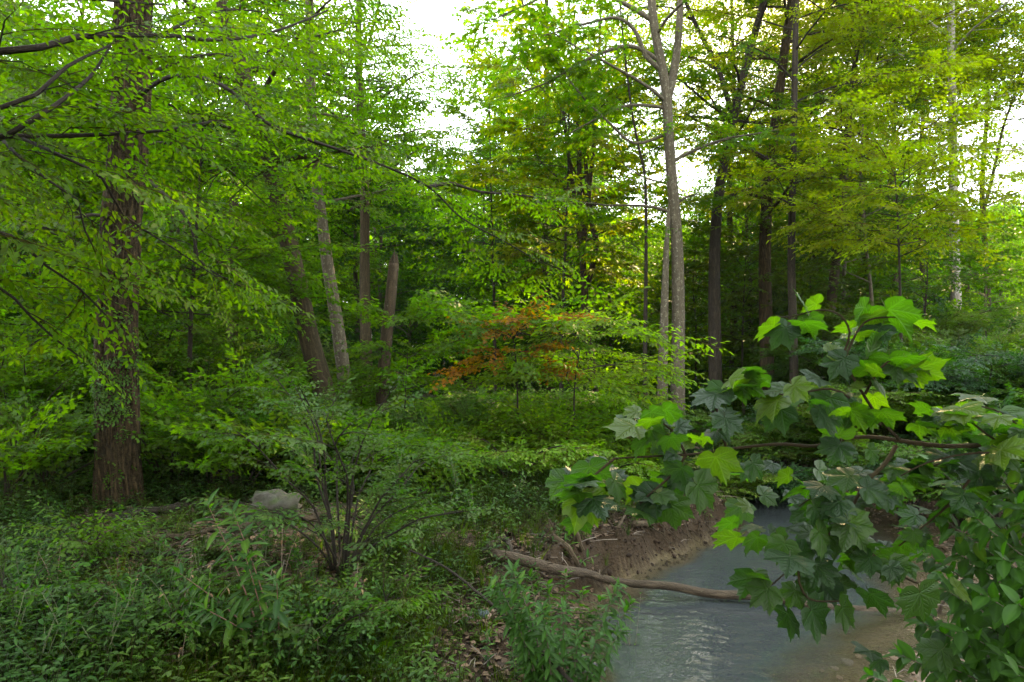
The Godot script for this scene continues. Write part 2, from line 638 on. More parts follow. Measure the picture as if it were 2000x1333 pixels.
# px: the trunk's course in the picture from foot to top, d: its depth. The trunk goes on above the frame to height tall.
func trunk_course(px: Array, d: float, tall: float, foot: Vector3) -> PackedVector3Array:
	var pts := [foot + Vector3(0, -0.25, 0), foot + Vector3(0, 0.02, 0)]
	for i in range(1, px.size()):
		pts.append(at(px[i][0], px[i][1], px[i][2] if px[i].size() > 2 else d))
	var a: Vector3 = pts[-2]
	var b: Vector3 = pts[-1]
	var dir := (b - a).normalized()
	while b.y < foot.y + tall - 1.0:
		dir = (dir + Vector3(rr(-0.05, 0.05), 0.10, rr(-0.05, 0.05))).normalized()
		b += dir * minf(2.0, foot.y + tall - b.y)
		pts.append(b)
	return smooth(pts, 0.3)


func tree(o: Dictionary) -> Node3D:
	rng.seed = o.seed
	var foot: Vector3 = o.foot if o.has("foot") else stand(o.px[0][0], o.d)
	var root := thing(o.get("name", "forest_tree"), o.get("label", ""), "tree", foot, o.get("group", ""))
	var bag := Bag.new()
	var mat: Material = o.bark
	var course := trunk_course(o.px, o.d, o.tall, foot)
	var rad := PackedFloat32Array()
	var r0: float = o.r
	for i in course.size():
		course[i] -= foot
		var h := course[i].y
		var flare := 1.0 + 0.55 * exp(-maxf(0.0, h) / 0.22) + 0.10 * exp(-maxf(0.0, h) / 1.0)
		rad.append(r0 * flare * lerpf(1.0, o.get("thin", 0.18), pow(clampf(h / o.tall, 0.0, 1.0), 1.1)))
	var g := Geo.new()
	g.tube(course, rad, o.get("sides", 14), Color(1, 1, 1), o.get("rough", 0.10), bumps, maxf(1.0, roundf(TAU * r0 / 0.55)), 1.2)
	g.normals_seam()
	part("trunk", g.mesh(mat), root)
	var lo: Dictionary = {"tint": o.tint, "step": o.get("step", 0.4), "side": o.get("side", 1.2), "gap": o.get("gap", 0.45), "scale": o.get("scale", 1.0), "droop": o.get("droop", 0.12), "bare": o.get("bare", 0.25), "tilt": o.get("tilt", 0.8)}
	var stems := [course]
	for f in o.get("forks", []):                     # a fork is a second stem leaving the trunk
		var fp := []
		for q in f.px:
			fp.append(at(q[0], q[1], q[2] if q.size() > 2 else o.d) - foot)
		var a: Vector3 = fp[-2]
		var b: Vector3 = fp[-1]
		for i in f.get("on", 3):
			b += ((b - a).normalized() + Vector3(rr(-0.1, 0.1), 0.12, rr(-0.1, 0.1))).normalized() * 1.3
			a = fp[-1]
			fp.append(b)
		var fs := smooth(fp, 0.3)
		var fg := Geo.new()
		fg.tube(fs, taper(fs.size(), f.r, f.r * 0.3), 10, Color(1, 1, 1), 0.08, bumps, 1.0, 1.2)
		part("stem", fg.mesh(mat), root)
		stems.append(fs)
	for bo in o.get("boughs", []):                   # limbs whose course the picture shows
		var bp := []
		for q in bo.px:
			bp.append(at(q[0], q[1], q[2] if q.size() > 2 else o.d) - foot)
		var bl := lo.duplicate()
		bl.merge(bo, true)
		limb(root, "limb", smooth(bp, 0.22), bo.r, bl, bag, mat)
	var turn := rr(0, TAU)
	var n: int = o.get("limbs", 12)
	for i in n:
		var stem: PackedVector3Array = stems[0] if stems.size() == 1 or i % 3 == 0 else stems[1 + (i % (stems.size() - 1))]
		var low: float = o.get("from", 5.0)
		var h := lerpf(low, o.get("upto", o.tall - 0.5), (i + 0.5) / n)
		var j := 0
		while j < stem.size() - 2 and stem[j].y < h:
			j += 1
		turn += 2.4 + rr(-0.4, 0.4)
		var share := (h - low) / maxf(1.0, o.tall - low)
		var L: float = o.get("reach", 3.2) * (0.72 + 0.38 * sin(PI * (0.15 + 0.75 * share))) * rr(0.6, 1.2)
		var rise: float = lerpf(o.get("rise", 0.25) + 0.15, 1.1, share) + rr(-0.3, 0.3)
		auto_limb(root, stem[j], Vector3(cos(turn), rise, sin(turn)), L, clampf(r0 * 0.30 * (1.0 - 0.5 * share), 0.012, 0.09), lo, bag, mat)
	var top := course[course.size() - 1]
	for i in 4:
		bag.xf.append(aim(Vector3(rr(-1, 1), 0.9, rr(-1, 1)).normalized(), tilted(0.6), lo.scale * 1.3, top))
		bag.cols.append(vary(o.tint))
	if o.has("mix"):                                  # a second tint on part of the crown, limb by limb
		for i in bag.cols.size():
			if sin(i * 0.11) * 0.5 + 0.5 < o.mix[1]: bag.cols[i] = vary(o.mix[0])
	var half := bag.xf.size()
	var kinds: Array = o.leaves
	var per := int(ceil(float(half) / kinds.size()))
	for i in kinds.size():                            # each kind of spray takes every second or third place
		var x := []
		var c := []
		for j in range(i, half, kinds.size()):
			x.append(bag.xf[j])
			c.append(bag.cols[j])
		many("crown", S[kinds[i]], x, c, root)
	return root


# ---- shrubs --------------------------------------------------------------------------------------------------------

func shrub(called: String, label: String, foot: Vector3, high: float, wide: float, stems: int, leaves: String, tint: Color, o := {}) -> Node3D:
	var root := thing(called, label, o.get("category", "shrub"), foot, o.get("group", ""))
	var bag := Bag.new()
	var mat: Material = M.dark_bark if not o.has("bark") else o.bark
	for i in stems:
		var a := TAU * (i + rr(-0.3, 0.3)) / stems
		var lean := wide * rr(0.25, 1.1)
		var h := high * rr(o.get("low", 0.65), 1.08)
		var pts := []
		var b := Vector3(cos(a) * 0.06 * wide, -0.05, sin(a) * 0.06 * wide)
		for j in 6:
			var t := j / 5.0
			pts.append(b + Vector3(cos(a) * lean * pow(t, 1.5) + rr(-0.05, 0.05) * h * t, h * (t - o.get("arch", 0.22) * t * t * t), sin(a) * lean * pow(t, 1.5) + rr(-0.05, 0.05) * h * t))
		var lo := {"tint": tint, "step": o.get("step", 0.3), "side": o.get("side", 0.34) * high * 0.8, "gap": o.get("gap", 0.22), "scale": o.get("scale", 1.0), "droop": o.get("droop", 0.1), "bare": o.get("bare", 0.2), "tilt": 0.55}
		limb(root, "stem", smooth(pts, 0.16), o.get("r", 0.012 + 0.004 * high), lo, bag, mat)
	many("foliage", S[leaves], bag.xf, bag.cols, root)
	return root


# ---- where a repeat stands among the landmarks ----------------------------------------------------------------------

const MARKS := [[-400, "the left edge of the picture"], [237, "the thick brown trunk"], [610, "the leaning grey trunk"], [715, "the straight grey trunk"], [765, "the broken snag"], [1000, "the orange maple"], [1140, "the forked trunk"], [1310, "the twin-stemmed tree"], [1500, "the furrowed trunk"], [1640, "the short dark trunk"], [1863, "the white-barked trunk"], [2500, "the right edge of the picture"]]
const ORDER := ["first", "second", "third", "fourth", "fifth", "sixth", "seventh", "eighth", "ninth", "tenth", "eleventh", "twelfth", "thirteenth", "fourteenth", "fifteenth", "sixteenth", "seventeenth", "eighteenth", "nineteenth", "twentieth"]

func label_repeats() -> void:
	var rooms := {}
	for q in later:
		var x := pixel(q[0].position).x
		var room := 0
		while room < MARKS.size() - 2 and x > MARKS[room + 1][0]:
			room += 1
		var where := "left of %s" % MARKS[1][1] if room == 0 else ("right of %s" % MARKS[room][1] if room == MARKS.size() - 2 else "between %s and %s" % [MARKS[room][1], MARKS[room + 1][1]])
		where = where.replace("and the ", "and ").replace("between the ", "between ")
		if q.size() > 2: where = q[2]
		var key: String = q[1] + " " + where
		if not rooms.has(key): rooms[key] = []
		rooms[key].append([x, q[0]])
	for key in rooms:
		var list: Array = rooms[key]
		list.sort_custom(func(a, b): return a[0] < b[0])
		for i in list.size():
			var nth := "" if list.size() == 1 else ", %s from left" % (ORDER[i] if i < ORDER.size() else "number %d" % (i + 1))
			list[i][1].set_meta("label", key + nth)


# ---- the scene -----------------------------------------------------------------------------------------------------

func _ready() -> void:
	var cam := Camera3D.new()
	cam.name = "camera"
	cam.position = EYE
	cam.basis = view
	cam.fov = rad_to_deg(2.0 * atan(666.5 / F))
	cam.near = 0.05
	cam.far = 600.0
	add_child(cam)
	var env := Environment.new()
	var sky_m := ProceduralSkyMaterial.new()
	sky_m.sky_top_color = Color(0.93, 0.965, 1.0)
	sky_m.sky_horizon_color = Color(1.0, 0.98, 0.93)
	sky_m.sky_curve = 0.25
	sky_m.ground_bottom_color = Color(0.10, 0.10, 0.07)
	sky_m.ground_horizon_color = Color(0.5, 0.5, 0.45)
	sky_m.sun_angle_max = 40.0
	sky_m.sun_curve = 0.12
	sky_m.sky_energy_multiplier = 1.0
	env.background_mode = Environment.BG_SKY
	env.sky = Sky.new()
	env.sky.sky_material = sky_m
	env.tonemap_mode = Environment.TONE_MAPPER_LINEAR
	env.tonemap_exposure = 9.0
	env.sdfgi_enabled = true
	env.ssao_enabled = true
	env.ssil_enabled = true
	env.fog_enabled = true
	env.fog_density = 0.0001
	env.fog_light_color = Color(0.86, 0.93, 0.96)
	var we := WorldEnvironment.new()
	we.name = "air"
	we.environment = env
	add_child(we)
	var sun := DirectionalLight3D.new()
	sun.name = "sun"
	sun.light_energy = 1.6
	sun.light_color = Color(1.0, 0.86, 0.62)
	sun.light_angular_distance = 0.6
	sun.shadow_enabled = true
	var az := deg_to_rad(23.0)
	var el := deg_to_rad(29.0)
	var to_sun := Vector3(sin(az) * cos(el), sin(el), -cos(az) * cos(el))
	sun.look_at_from_position(to_sun * 100.0, Vector3.ZERO)
	add_child(sun)

	bumps.seed = 5
	bumps.frequency = 0.05
	bumps.fractal_octaves = 3
	rng.seed = 1
	materials()
	sprays()
	ground()
	water()
	standing_trees()
	understory()
	far_forest()
	far_wood()
	shrubs()
	sycamore()
	right_bush()
	dead_wood()
	stones()
	small_plants()
	ground_cover()
	label_repeats()


# Grid lines crowd where the ground is near.
func lines(lo: float, hi: float, near_lo: float, near_hi: float, fine: float, grow: float) -> PackedFloat32Array:
	var out := []
	var v := near_lo
	while v <= near_hi:
		out.append(v)
		v += fine
	var stepw := fine
	while v < hi:
		out.append(v)
		stepw = minf(stepw * grow, 12.0)
		v += stepw
	out.append(hi)
	stepw = fine
	v = near_lo - fine
	while v > lo:
		out.push_front(v)
		stepw = minf(stepw * grow, 12.0)
		v -= stepw
	out.push_front(lo)
	return PackedFloat32Array(out)


func ground() -> void:
	var xs := lines(-220.0, 220.0, -3.0, 5.5, 0.06, 1.07)
	var zs := lines(-320.0, 40.0, -13.5, -2.2, 0.06, 1.07)
	var g := Geo.new()
	for z in zs:
		for x in xs:
			var y := ground_y(x, z)
			var col := Color(0.040, 0.034, 0.018)
			var k := 0.5 + 0.5 * bumps.get_noise_2d(x * 14.0, z * 14.0)
			col = col.lerp(Color(0.030, 0.046, 0.012), smoothstep(0.4, 0.75, k))
			if z > -30.0 and z < 2.0 and absf(x) < 12.0:
				var q := creek(x, z)
				if q.x < 4.0:
					if q.y < 0.0:
						col = col.lerp(Color(0.024, 0.0165, 0.0105), (1.0 - smoothstep(0.7, 2.0, q.x)) * smoothstep(0.25, 0.6, k + 0.25))
					else:
						col = col.lerp(Color(0.12, 0.092, 0.068), (1.0 - smoothstep(2.2, 4.0, q.x)) * (0.6 + 0.4 * k))
				if y < WATER + 0.05:
					col = Color(0.060, 0.048, 0.026) * (0.7 + 0.6 * k)
			g.vert(Vector3(x, y, z), Vector3.UP, col)
	var w := xs.size()
	for j in zs.size() - 1:
		for i in w - 1:
			var a := j * w + i
			g.tri(a, a + 1, a + w + 1)
			g.tri(a, a + w + 1, a + w)
	g.normals()
	single("ground", g.mesh(M.soil), "brown forest floor and reddish creek bank", "ground", Vector3.ZERO, "", "structure")


func water() -> void:
	var g := Geo.new()
	var xs := lines(-6.0, 7.5, 0.0, 5.4, 0.045, 1.25)
	var zs := lines(-32.0, 2.0, -9.4, -3.4, 0.03, 1.25)
	var made := {}
	for j in zs.size():
		for i in xs.size():
			var x := xs[i]
			var z := zs[j]
			var s := creek(x, z).x
			if s > 0.35:
				continue
			var murk := smoothstep(-0.01, 0.24, WATER - ground_y(x, z))
			var riffle := 0.12 + 0.88 * smoothstep(-7.9, -6.6, z)
			var h := 0.0055 * riffle * bumps.get_noise_3d(x * 110.0 + 18.0 * bumps.get_noise_2d(x * 20.0, z * 20.0), 0.0, z * 190.0) + 0.005 * riffle * bumps.get_noise_2d(x * 24.0, z * 44.0)
			made[j * 4096 + i] = g.vert(Vector3(x, WATER + h, z), Vector3.UP, Color(0.025, 0.031, 0.029).lerp(Color(0.050, 0.040, 0.020), 1.0 - murk))
			g.c[g.c.size() - 1].a = lerpf(0.30, 0.94, murk)
	for key in made:
		var b = made.get(key + 1)
		var c = made.get(key + 4097)
		var e = made.get(key + 4096)
		if b != null and c != null and e != null:
			g.tri(made[key], b, c)
			g.tri(made[key], c, e)
	g.normals()
	single("water", g.mesh(M.water), "grey-green creek water with ripples", "creek", Vector3.ZERO, "", "structure")


func standing_trees() -> void:
	big_tree()
	tree({"seed": 21, "label": "grey leaning tree curving left beside the broken snag, biggest of the left-centre trunks", "px": [[655, 870], [636, 780], [606, 670], [582, 560], [556, 440], [530, 340], [500, 220], [455, 90], [430, 0]], "d": 13.0, "r": 0.205, "tall": 17.0, "bark": M.grey_bark, "tint": DEEP, "leaves": ["elm", "beech"], "limbs": 16, "from": 4.6, "upto": 10.0, "reach": 3.4, "rise": 0.1, "rough": 0.06, "gap": 0.36})
	tree({"seed": 22, "label": "slim mottled pale tree directly right of the grey leaning trunk", "px": [[676, 830], [672, 740], [656, 620], [640, 520], [627, 420], [616, 340], [608, 200], [604, 60]], "d": 16.0, "r": 0.165, "tall": 17.0, "bark": M.pale_bark, "tint": FRESH, "leaves": ["elm", "beech"], "limbs": 16, "from": 5.2, "upto": 11.5, "reach": 3.0, "rise": 0.1, "gap": 0.36})
	tree({"seed": 23, "label": "straight grey tree rising just left of the broken snag", "px": [[718, 800], [715, 690], [712, 540], [712, 400], [706, 260], [700, 100]], "d": 20.0, "r": 0.175, "tall": 18.0, "bark": M.grey_bark, "tint": FRESH, "leaves": ["elm"], "limbs": 16, "from": 5.5, "upto": 12.0, "reach": 3.4, "gap": 0.4})
	tree({"seed": 24, "label": "slender forked tree with several thin stems behind the orange-leaved maple", "px": [[1160, 800], [1158, 740], [1146, 640], [1140, 540], [1134, 420]], "d": 22.0, "r": 0.155, "tall": 13.0, "bark": M.grey_bark, "tint": FRESH, "leaves": ["maple", "elm"], "limbs": 18, "from": 4.5, "upto": 11.5, "reach": 2.8, "gap": 0.4, "rise": 0.3,
		"forks": [{"px": [[1140, 540], [1128, 430], [1110, 300], [1098, 210], [1080, 170]], "r": 0.085}, {"px": [[1138, 500], [1150, 380], [1160, 280], [1162, 210]], "r": 0.09}, {"px": [[1146, 560], [1165, 480], [1152, 420], [1145, 330]], "r": 0.10}],
		"boughs": [{"px": [[1120, 400], [1090, 350], [1052, 310], [1038, 260]], "r": 0.05}, {"px": [[1150, 410], [1190, 385], [1225, 372]], "r": 0.04}]})
	tree({"seed": 25, "label": "twin-stemmed pale grey tree with two touching trunks right of centre", "name": "twin_stemmed_tree", "px": [[1324, 815], [1324, 740], [1325, 600], [1322, 470], [1313, 360], [1306, 260], [1300, 170], [1278, 50], [1268, -60]], "d": 17.0, "r": 0.18, "tall": 17.0, "bark": M.pale_bark, "tint": FRESH, "leaves": ["hickory"], "limbs": 8, "from": 7.0, "upto": 15.0, "reach": 3.6, "rise": 0.15, "thin": 0.3, "gap": 0.42, "step": 0.36, "sides": 18,
		"forks": [{"px": [[1294, 815, 16.8], [1294, 740, 16.8], [1298, 600, 16.85], [1302, 480, 16.9], [1308, 400, 17]], "r": 0.15, "on": 0}, {"px": [[1303, 200], [1318, 130], [1327, 50], [1330, -60]], "r": 0.11}],
		"boughs": [{"px": [[1302, 212], [1260, 206], [1215, 209], [1150, 240], [1110, 262]], "r": 0.05, "side": 1.1}, {"px": [[1296, 140], [1262, 110], [1240, 60], [1205, 35], [1150, 45], [1060, 70]], "r": 0.07, "side": 1.5}, {"px": [[1290, 120], [1230, 90], [1150, 115], [1060, 165], [985, 190]], "r": 0.06, "side": 1.6}, {"px": [[1275, 40], [1180, -10], [1080, -10], [960, 40]], "r": 0.07, "side": 1.7}, {"px": [[1312, 360], [1262, 348], [1215, 320]], "r": 0.03, "side": 0.7}, {"px": [[1306, 260], [1240, 280], [1190, 240], [1130, 180], [1080, 110]], "r": 0.045, "side": 1.2}]})
	tree({"seed": 26, "label": "very thin dark tree standing left of the twin-stemmed tree", "px": [[1261, 810], [1260, 700], [1262, 500], [1260, 350], [1248, 290], [1234, 215], [1222, 120], [1210, 0]], "d": 18.0, "r": 0.062, "tall": 14.0, "bark": M.dark_bark, "tint": FRESH, "leaves": ["elm"], "limbs": 7, "from": 5.0, "reach": 1.5, "gap": 0.4, "sides": 9})
	tree({"seed": 27, "label": "dark tree leaning right with a branch forking left, nearest right of the twin-stemmed tree", "px": [[1398, 740], [1396, 640], [1396, 500], [1404, 380], [1420, 290], [1440, 200], [1462, 110], [1492, 0]], "d": 20.0, "r": 0.20, "tall": 18.0, "bark": M.dark_bark, "tint": FRESH, "leaves": ["hickory_wide", "elm"], "limbs": 20, "from": 6.5, "reach": 3.2, "gap": 0.45, "thin": 0.25,
		"forks": [{"px": [[1432, 235], [1415, 170], [1392, 110], [1370, 70]], "r": 0.085}], "boughs": [{"px": [[1425, 260], [1380, 180], [1330, 160], [1270, 165]], "r": 0.04}]})
	tree({"seed": 28, "label": "taller dark furrowed trunk of the close pair right of the twin-stemmed tree", "px": [[1500, 760], [1497, 660], [1494, 500], [1500, 370], [1514, 250], [1530, 120], [1546, 0]], "d": 20.0, "r": 0.205, "tall": 19.0, "bark": M.furrowed, "tint": GOLD, "leaves": ["hickory_wide", "elm"], "limbs": 24, "from": 6.0, "reach": 3.6, "gap": 0.42, "thin": 0.3})
	tree({"seed": 29, "label": "thinner straight dark trunk just right of the furrowed one", "px": [[1552, 770], [1549, 640], [1546, 500], [1549, 340], [1552, 180], [1556, 0]], "d": 18.0, "r": 0.115, "tall": 17.0, "bark": M.dark_bark, "tint": GOLD, "leaves": ["elm"], "limbs": 24, "from": 5.5, "reach": 3.2, "gap": 0.42, "thin": 0.35})
	tree({"seed": 30, "label": "short dark trunk behind the high sycamore leaves, vanishing into foliage above", "px": [[1614, 735], [1618, 650], [1630, 540], [1638, 430], [1650, 330], [1662, 210]], "d": 21.0, "r": 0.17, "tall": 17.0, "bark": M.grey_bark, "tint": GOLD, "leaves": ["maple", "elm"], "limbs": 26, "from": 5.5, "reach": 3.6, "gap": 0.42})
	tree({"seed": 31, "label": "slim sapling with mottled bark left of the white-barked tree", "px": [[1712, 730], [1704, 600], [1692, 480], [1682, 350], [1686, 230]], "d": 19.0, "r": 0.06, "tall": 11.0, "bark": M.pale_bark, "tint": OLIVE, "leaves": ["maple"], "limbs": 14, "from": 3.4, "reach": 2.2, "gap": 0.36, "sides": 9})
	tree({"seed": 32, "label": "tall white-barked tree near the right edge with flaking trunk", "px": [[1870, 720], [1868, 600], [1864, 440], [1862, 280], [1859, 120], [1857, -20]], "d": 23.0, "r": 0.175, "tall": 21.0, "bark": M.white_bark, "tint": GOLD, "leaves": ["maple", "elm"], "limbs": 20, "from": 8.0, "reach": 4.2, "gap": 0.5, "thin": 0.35})
	tree({"seed": 33, "label": "thin tree leaning right at the right edge against the bright sky", "px": [[1868, 700], [1890, 560], [1910, 460], [1938, 350], [1960, 250], [1992, 160]], "d": 27.0, "r": 0.12, "tall": 15.0, "bark": M.grey_bark, "tint": FRESH, "leaves": ["maple"], "limbs": 13, "from": 7.0, "reach": 3.2, "gap": 0.5})
	for q in [[1430, 26.0, 19.0, "straight thin tree far behind the leaning dark tree right of the twin-stemmed tree"], [1745, 27.0, 19.0, "pale thin tree behind the slim sapling, its crown lit yellow"], [1800, 33.0, 21.0, "tall pale tree standing left behind the white-barked tree"], [1925, 30.0, 20.0, "tall grey tree between the white-barked tree and the right edge"], [2040, 26.0, 19.0, "tall tree at the right edge, crown reaching into the sky gap"], [1590, 30.0, 20.0, "tall tree far behind the thinner straight dark trunk"], [1690, 24.0, 18.0, "grey tree with yellow-lit crown left behind the slim sapling"]]:
		var x: float = q[0]
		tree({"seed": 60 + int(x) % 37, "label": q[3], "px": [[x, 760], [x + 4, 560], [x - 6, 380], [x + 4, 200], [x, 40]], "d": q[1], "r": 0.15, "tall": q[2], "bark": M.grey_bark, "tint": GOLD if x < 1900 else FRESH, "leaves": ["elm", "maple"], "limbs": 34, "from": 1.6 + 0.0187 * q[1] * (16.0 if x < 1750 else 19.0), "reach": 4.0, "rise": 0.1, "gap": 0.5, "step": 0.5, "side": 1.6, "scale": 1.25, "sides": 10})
	snag()
	# the wood behind the camera, which shades the near ground
	for q in [[-3.6, 3.2, 14.0, "closest behind the viewer on the left"], [-7.0, -1.0, 14.0, "just left of the frame beside the viewer"], [8.6, 0.5, 15.0, "on the right bank level with the viewer"], [-6.5, 8.0, 16.0, "some way behind the viewer on the left"], [6.8, 9.0, 15.0, "some way behind the viewer on the right"], [-12.0, 3.0, 15.0, "far out to the left of the viewer"], [12.5, 5.0, 15.0, "far out to the right of the viewer"], [-9.0, 15.0, 17.0, "farthest behind the viewer on the left"], [10.0, 16.0, 17.0, "farthest behind the viewer on the right"]]:
		var f := Vector3(q[0], ground_y(q[0], q[1]), q[1])
		rng.seed = 340 + int(q[0] * 10.0)
		var o := far_tree({"seed": 340 + int(q[0] * 10.0), "name": "near_tree", "r": 0.16, "tall": q[2], "bark": M.grey_bark, "tint": DEEP, "leaves": ["far", "far_b"], "limbs": 22, "from": 3.4, "reach": 3.6, "rise": 0.1, "gap": 0.8, "step": 0.7, "side": 1.8, "scale": 1.1, "tilt": 0.9})
		o.position = f
		tag(o, "unseen forest tree " + q[3], "tree", "trees behind the viewer")


func big_tree() -> void:
	rng.seed = 20
	var foot := hit(236, 984)
	var d := pixel(foot).z
	var root := thing("forest_tree", "thick brown tree with deeply furrowed bark, nearest big trunk at left", "tree", foot)
	var course := trunk_course([[236, 984], [232, 900], [230, 760], [228, 640], [233, 520], [238, 420], [248, 320], [254, 220], [258, 120], [260, 0]], d, 19.0, foot)
	var g := Geo.new()
	var sides := 110
	var rows := smooth(Array(course), 0.07)
	var upto := 0
	var fold := FastNoiseLite.new()
	fold.seed = 77
	fold.frequency = 1.0
	fold.fractal_octaves = 2
	for i in rows.size():
		if rows[i].y > 7.5: break
		upto = i
	var first := g.p.size()
	for i in upto + 1:
		var c := rows[i] - foot
		var h := c.y
		var r := 0.205 * (1.0 + 0.30 * exp(-maxf(0.0, h + 0.1) / 0.20) + 0.10 * exp(-maxf(0.0, h) / 1.2)) * lerpf(1.0, 0.84, clampf(h / 7.0, 0.0, 1.0))
		for j in sides + 1:
			var a := TAU * (j % sides) / sides
			var lobe := 1.0 + 0.05 * sin(a * 5.0 + 1.0) * exp(-maxf(0.0, h) / 0.7) + 0.035 * sin(a * 3.0 + h * 0.4)
			var wave := fold.get_noise_3d(cos(a) * 1.1, h * 1.4, sin(a) * 1.1) * 0.5
			var rid := 1.0 - absf(fold.get_noise_3d(cos(a) * 5.0 + wave, h * 1.1 + 20.0, sin(a) * 5.0 + wave)) * 2.6
			var q := r * lobe + 0.030 * clampf(rid, -0.7, 0.7)
			g.vert(c + Vector3(cos(a) * q, 0, sin(a) * q), Vector3(cos(a), 0, sin(a)), Color(1, 1, 1), Vector2(3.0 * j / sides, h / 1.2))
	for i in upto:
		for j in sides:
			var a := first + i * (sides + 1) + j
			var e := a + sides + 1
			g.tri(a, a + 1, e + 1)
			g.tri(a, e + 1, e)
		g.seam[i * (sides + 1)] = i * (sides + 1) + sides
	g.seam[upto * (sides + 1)] = upto * (sides + 1) + sides
	g.normals_seam()
	part("trunk", g.mesh(M.furrowed), root)
	var up := PackedVector3Array()
	for i in range(upto - 2, rows.size(), 4):
		up.append(rows[i] - foot)
	var ug := Geo.new()
	ug.tube(up, taper(up.size(), 0.215, 0.03), 16, Color(1, 1, 1), 0.06, bumps, 3.0, 1.2)
	part("upper_trunk", ug.mesh(M.furrowed), root)
	var bag := Bag.new()
	var lo := {"tint": Color(0.074, 0.140, 0.008), "step": 0.30, "side": 0.9, "gap": 0.33, "scale": 0.76, "droop": 0.16, "bare": 0.22}
	for b in [[[262, 340, d], [290, 352, d - 0.25], [318, 378, d - 0.4], [348, 405, d - 0.5], [374, 446, d - 0.55], [386, 500, d - 0.5], [410, 528, d - 0.4], [470, 560, d]],
			[[256, 200, d], [330, 150, d - 0.5], [430, 165, d - 0.8], [520, 240, d - 0.8], [570, 262, d - 0.6], [660, 292, d - 0.2], [745, 322, d + 0.2], [838, 366, d + 0.5], [900, 425, d + 0.8], [985, 472, d + 1.1], [1060, 515, d + 1.4]],
			[[838, 366, d + 0.5], [880, 358, d + 0.7], [940, 375, d + 0.9], [1010, 380, d + 1.1], [1090, 392, d + 1.4]],
			[[256, 130, d], [330, 60, d + 0.6], [440, 20, d + 1.2], [560, 30, d + 1.8]],
			[[256, 160, d], [380, 110, d + 0.4], [500, 105, d + 1.0], [620, 70, d + 1.6], [740, 40, d + 2.2]],
			[[252, 240, d], [180, 200, d - 0.5], [100, 180, d - 0.8], [20, 200, d - 1.0]],
			[[250, 290, d], [330, 280, d + 0.9], [430, 320, d + 1.8], [520, 400, d + 2.5]],
			[[240, 430, d], [180, 420, d - 0.4], [100, 440, d - 0.6], [30, 470, d - 0.8]]]:
		var bp := []
		for q in b:
			bp.append(at(q[0], q[1], q[2]) - foot)
		limb(root, "limb", smooth(bp, 0.18), 0.026, lo, bag, M.dark_bark)
	lo.merge({"side": 1.6, "gap": 0.5, "step": 0.5, "scale": 1.3}, true)
	var turn := 0.0
	for i in 14:
		turn += 2.4
		var s := up[int(lerpf(2.0, up.size() - 4.0, i / 13.0))]
		auto_limb(root, s, Vector3(cos(turn), 0.5, sin(turn)), 4.2 * (1.0 - 0.03 * i), 0.07, lo, bag, M.dark_bark)
	many("crown", S.beech, bag.xf, bag.cols, root)
	# creeper leaves on the trunk
	var x := []
	var c := []
	for i in 90:
		var h := rr(0.15, 2.3)
		var a := rr(0.3, 2.7) + sin(h * 2.0) * 0.3
		var o := Vector3(cos(a), 0, sin(a))
		if rng.randf() > 0.35 and absf(h - 1.45) > 0.35: continue
		x.append(aim((o.cross(Vector3.UP) * rr(-1, 1) - Vector3.UP * 0.4).normalized(), (o + Vector3.UP * 0.6).normalized(), rr(0.35, 0.6), Vector3(0, 0, 0) + o * 0.26 + Vector3(rows[0].x - foot.x - 0.02 * h, h, 0)))
		c.append(vary(DEEP))
	many("creeper", S.round, x, c, root)


func snag() -> void:
	rng.seed = 40
	var foot := stand(742, 14.0)
	var root := thing("broken_snag", "broken dead snag with a jagged top, leaning slightly right", "dead tree", foot)
	var g := Geo.new()
	var pts := smooth([Vector3(0, -0.2, 0), at(745, 800, 14.0) - foot, at(752, 690, 14.0) - foot, at(762, 590, 14.0) - foot, at(769, 515, 14.0) - foot], 0.14)
	var r := taper(pts.size(), 0.14, 0.095)
	for i in 6:
		r[i] *= 1.0 + 0.06 * (6 - i)
	g.tube(pts, r, 26, Color(1, 1, 1), 0.22, bumps, 1.0, 1.4)
	g.normals_seam()
	part("trunk", g.mesh(M.dead_wood), root)
	for i in 5:                                      # the jagged break
		var h := Geo.new()
		var a := i * 1.3
		var b := pts[pts.size() - 1] + Vector3(cos(a), 0, sin(a)) * 0.06
		h.tube(PackedVector3Array([b - Vector3(0, 0.15, 0), b + Vector3(0, 0.05, 0), b + Vector3(-cos(a) * 0.02 + 0.02, rr(0.12, 0.30), 0)]), PackedFloat32Array([0.045, 0.035, 0.004]), 6, Color(1, 1, 1), 0.2, bumps)
		part("splinter", h.mesh(M.dead_wood), root)


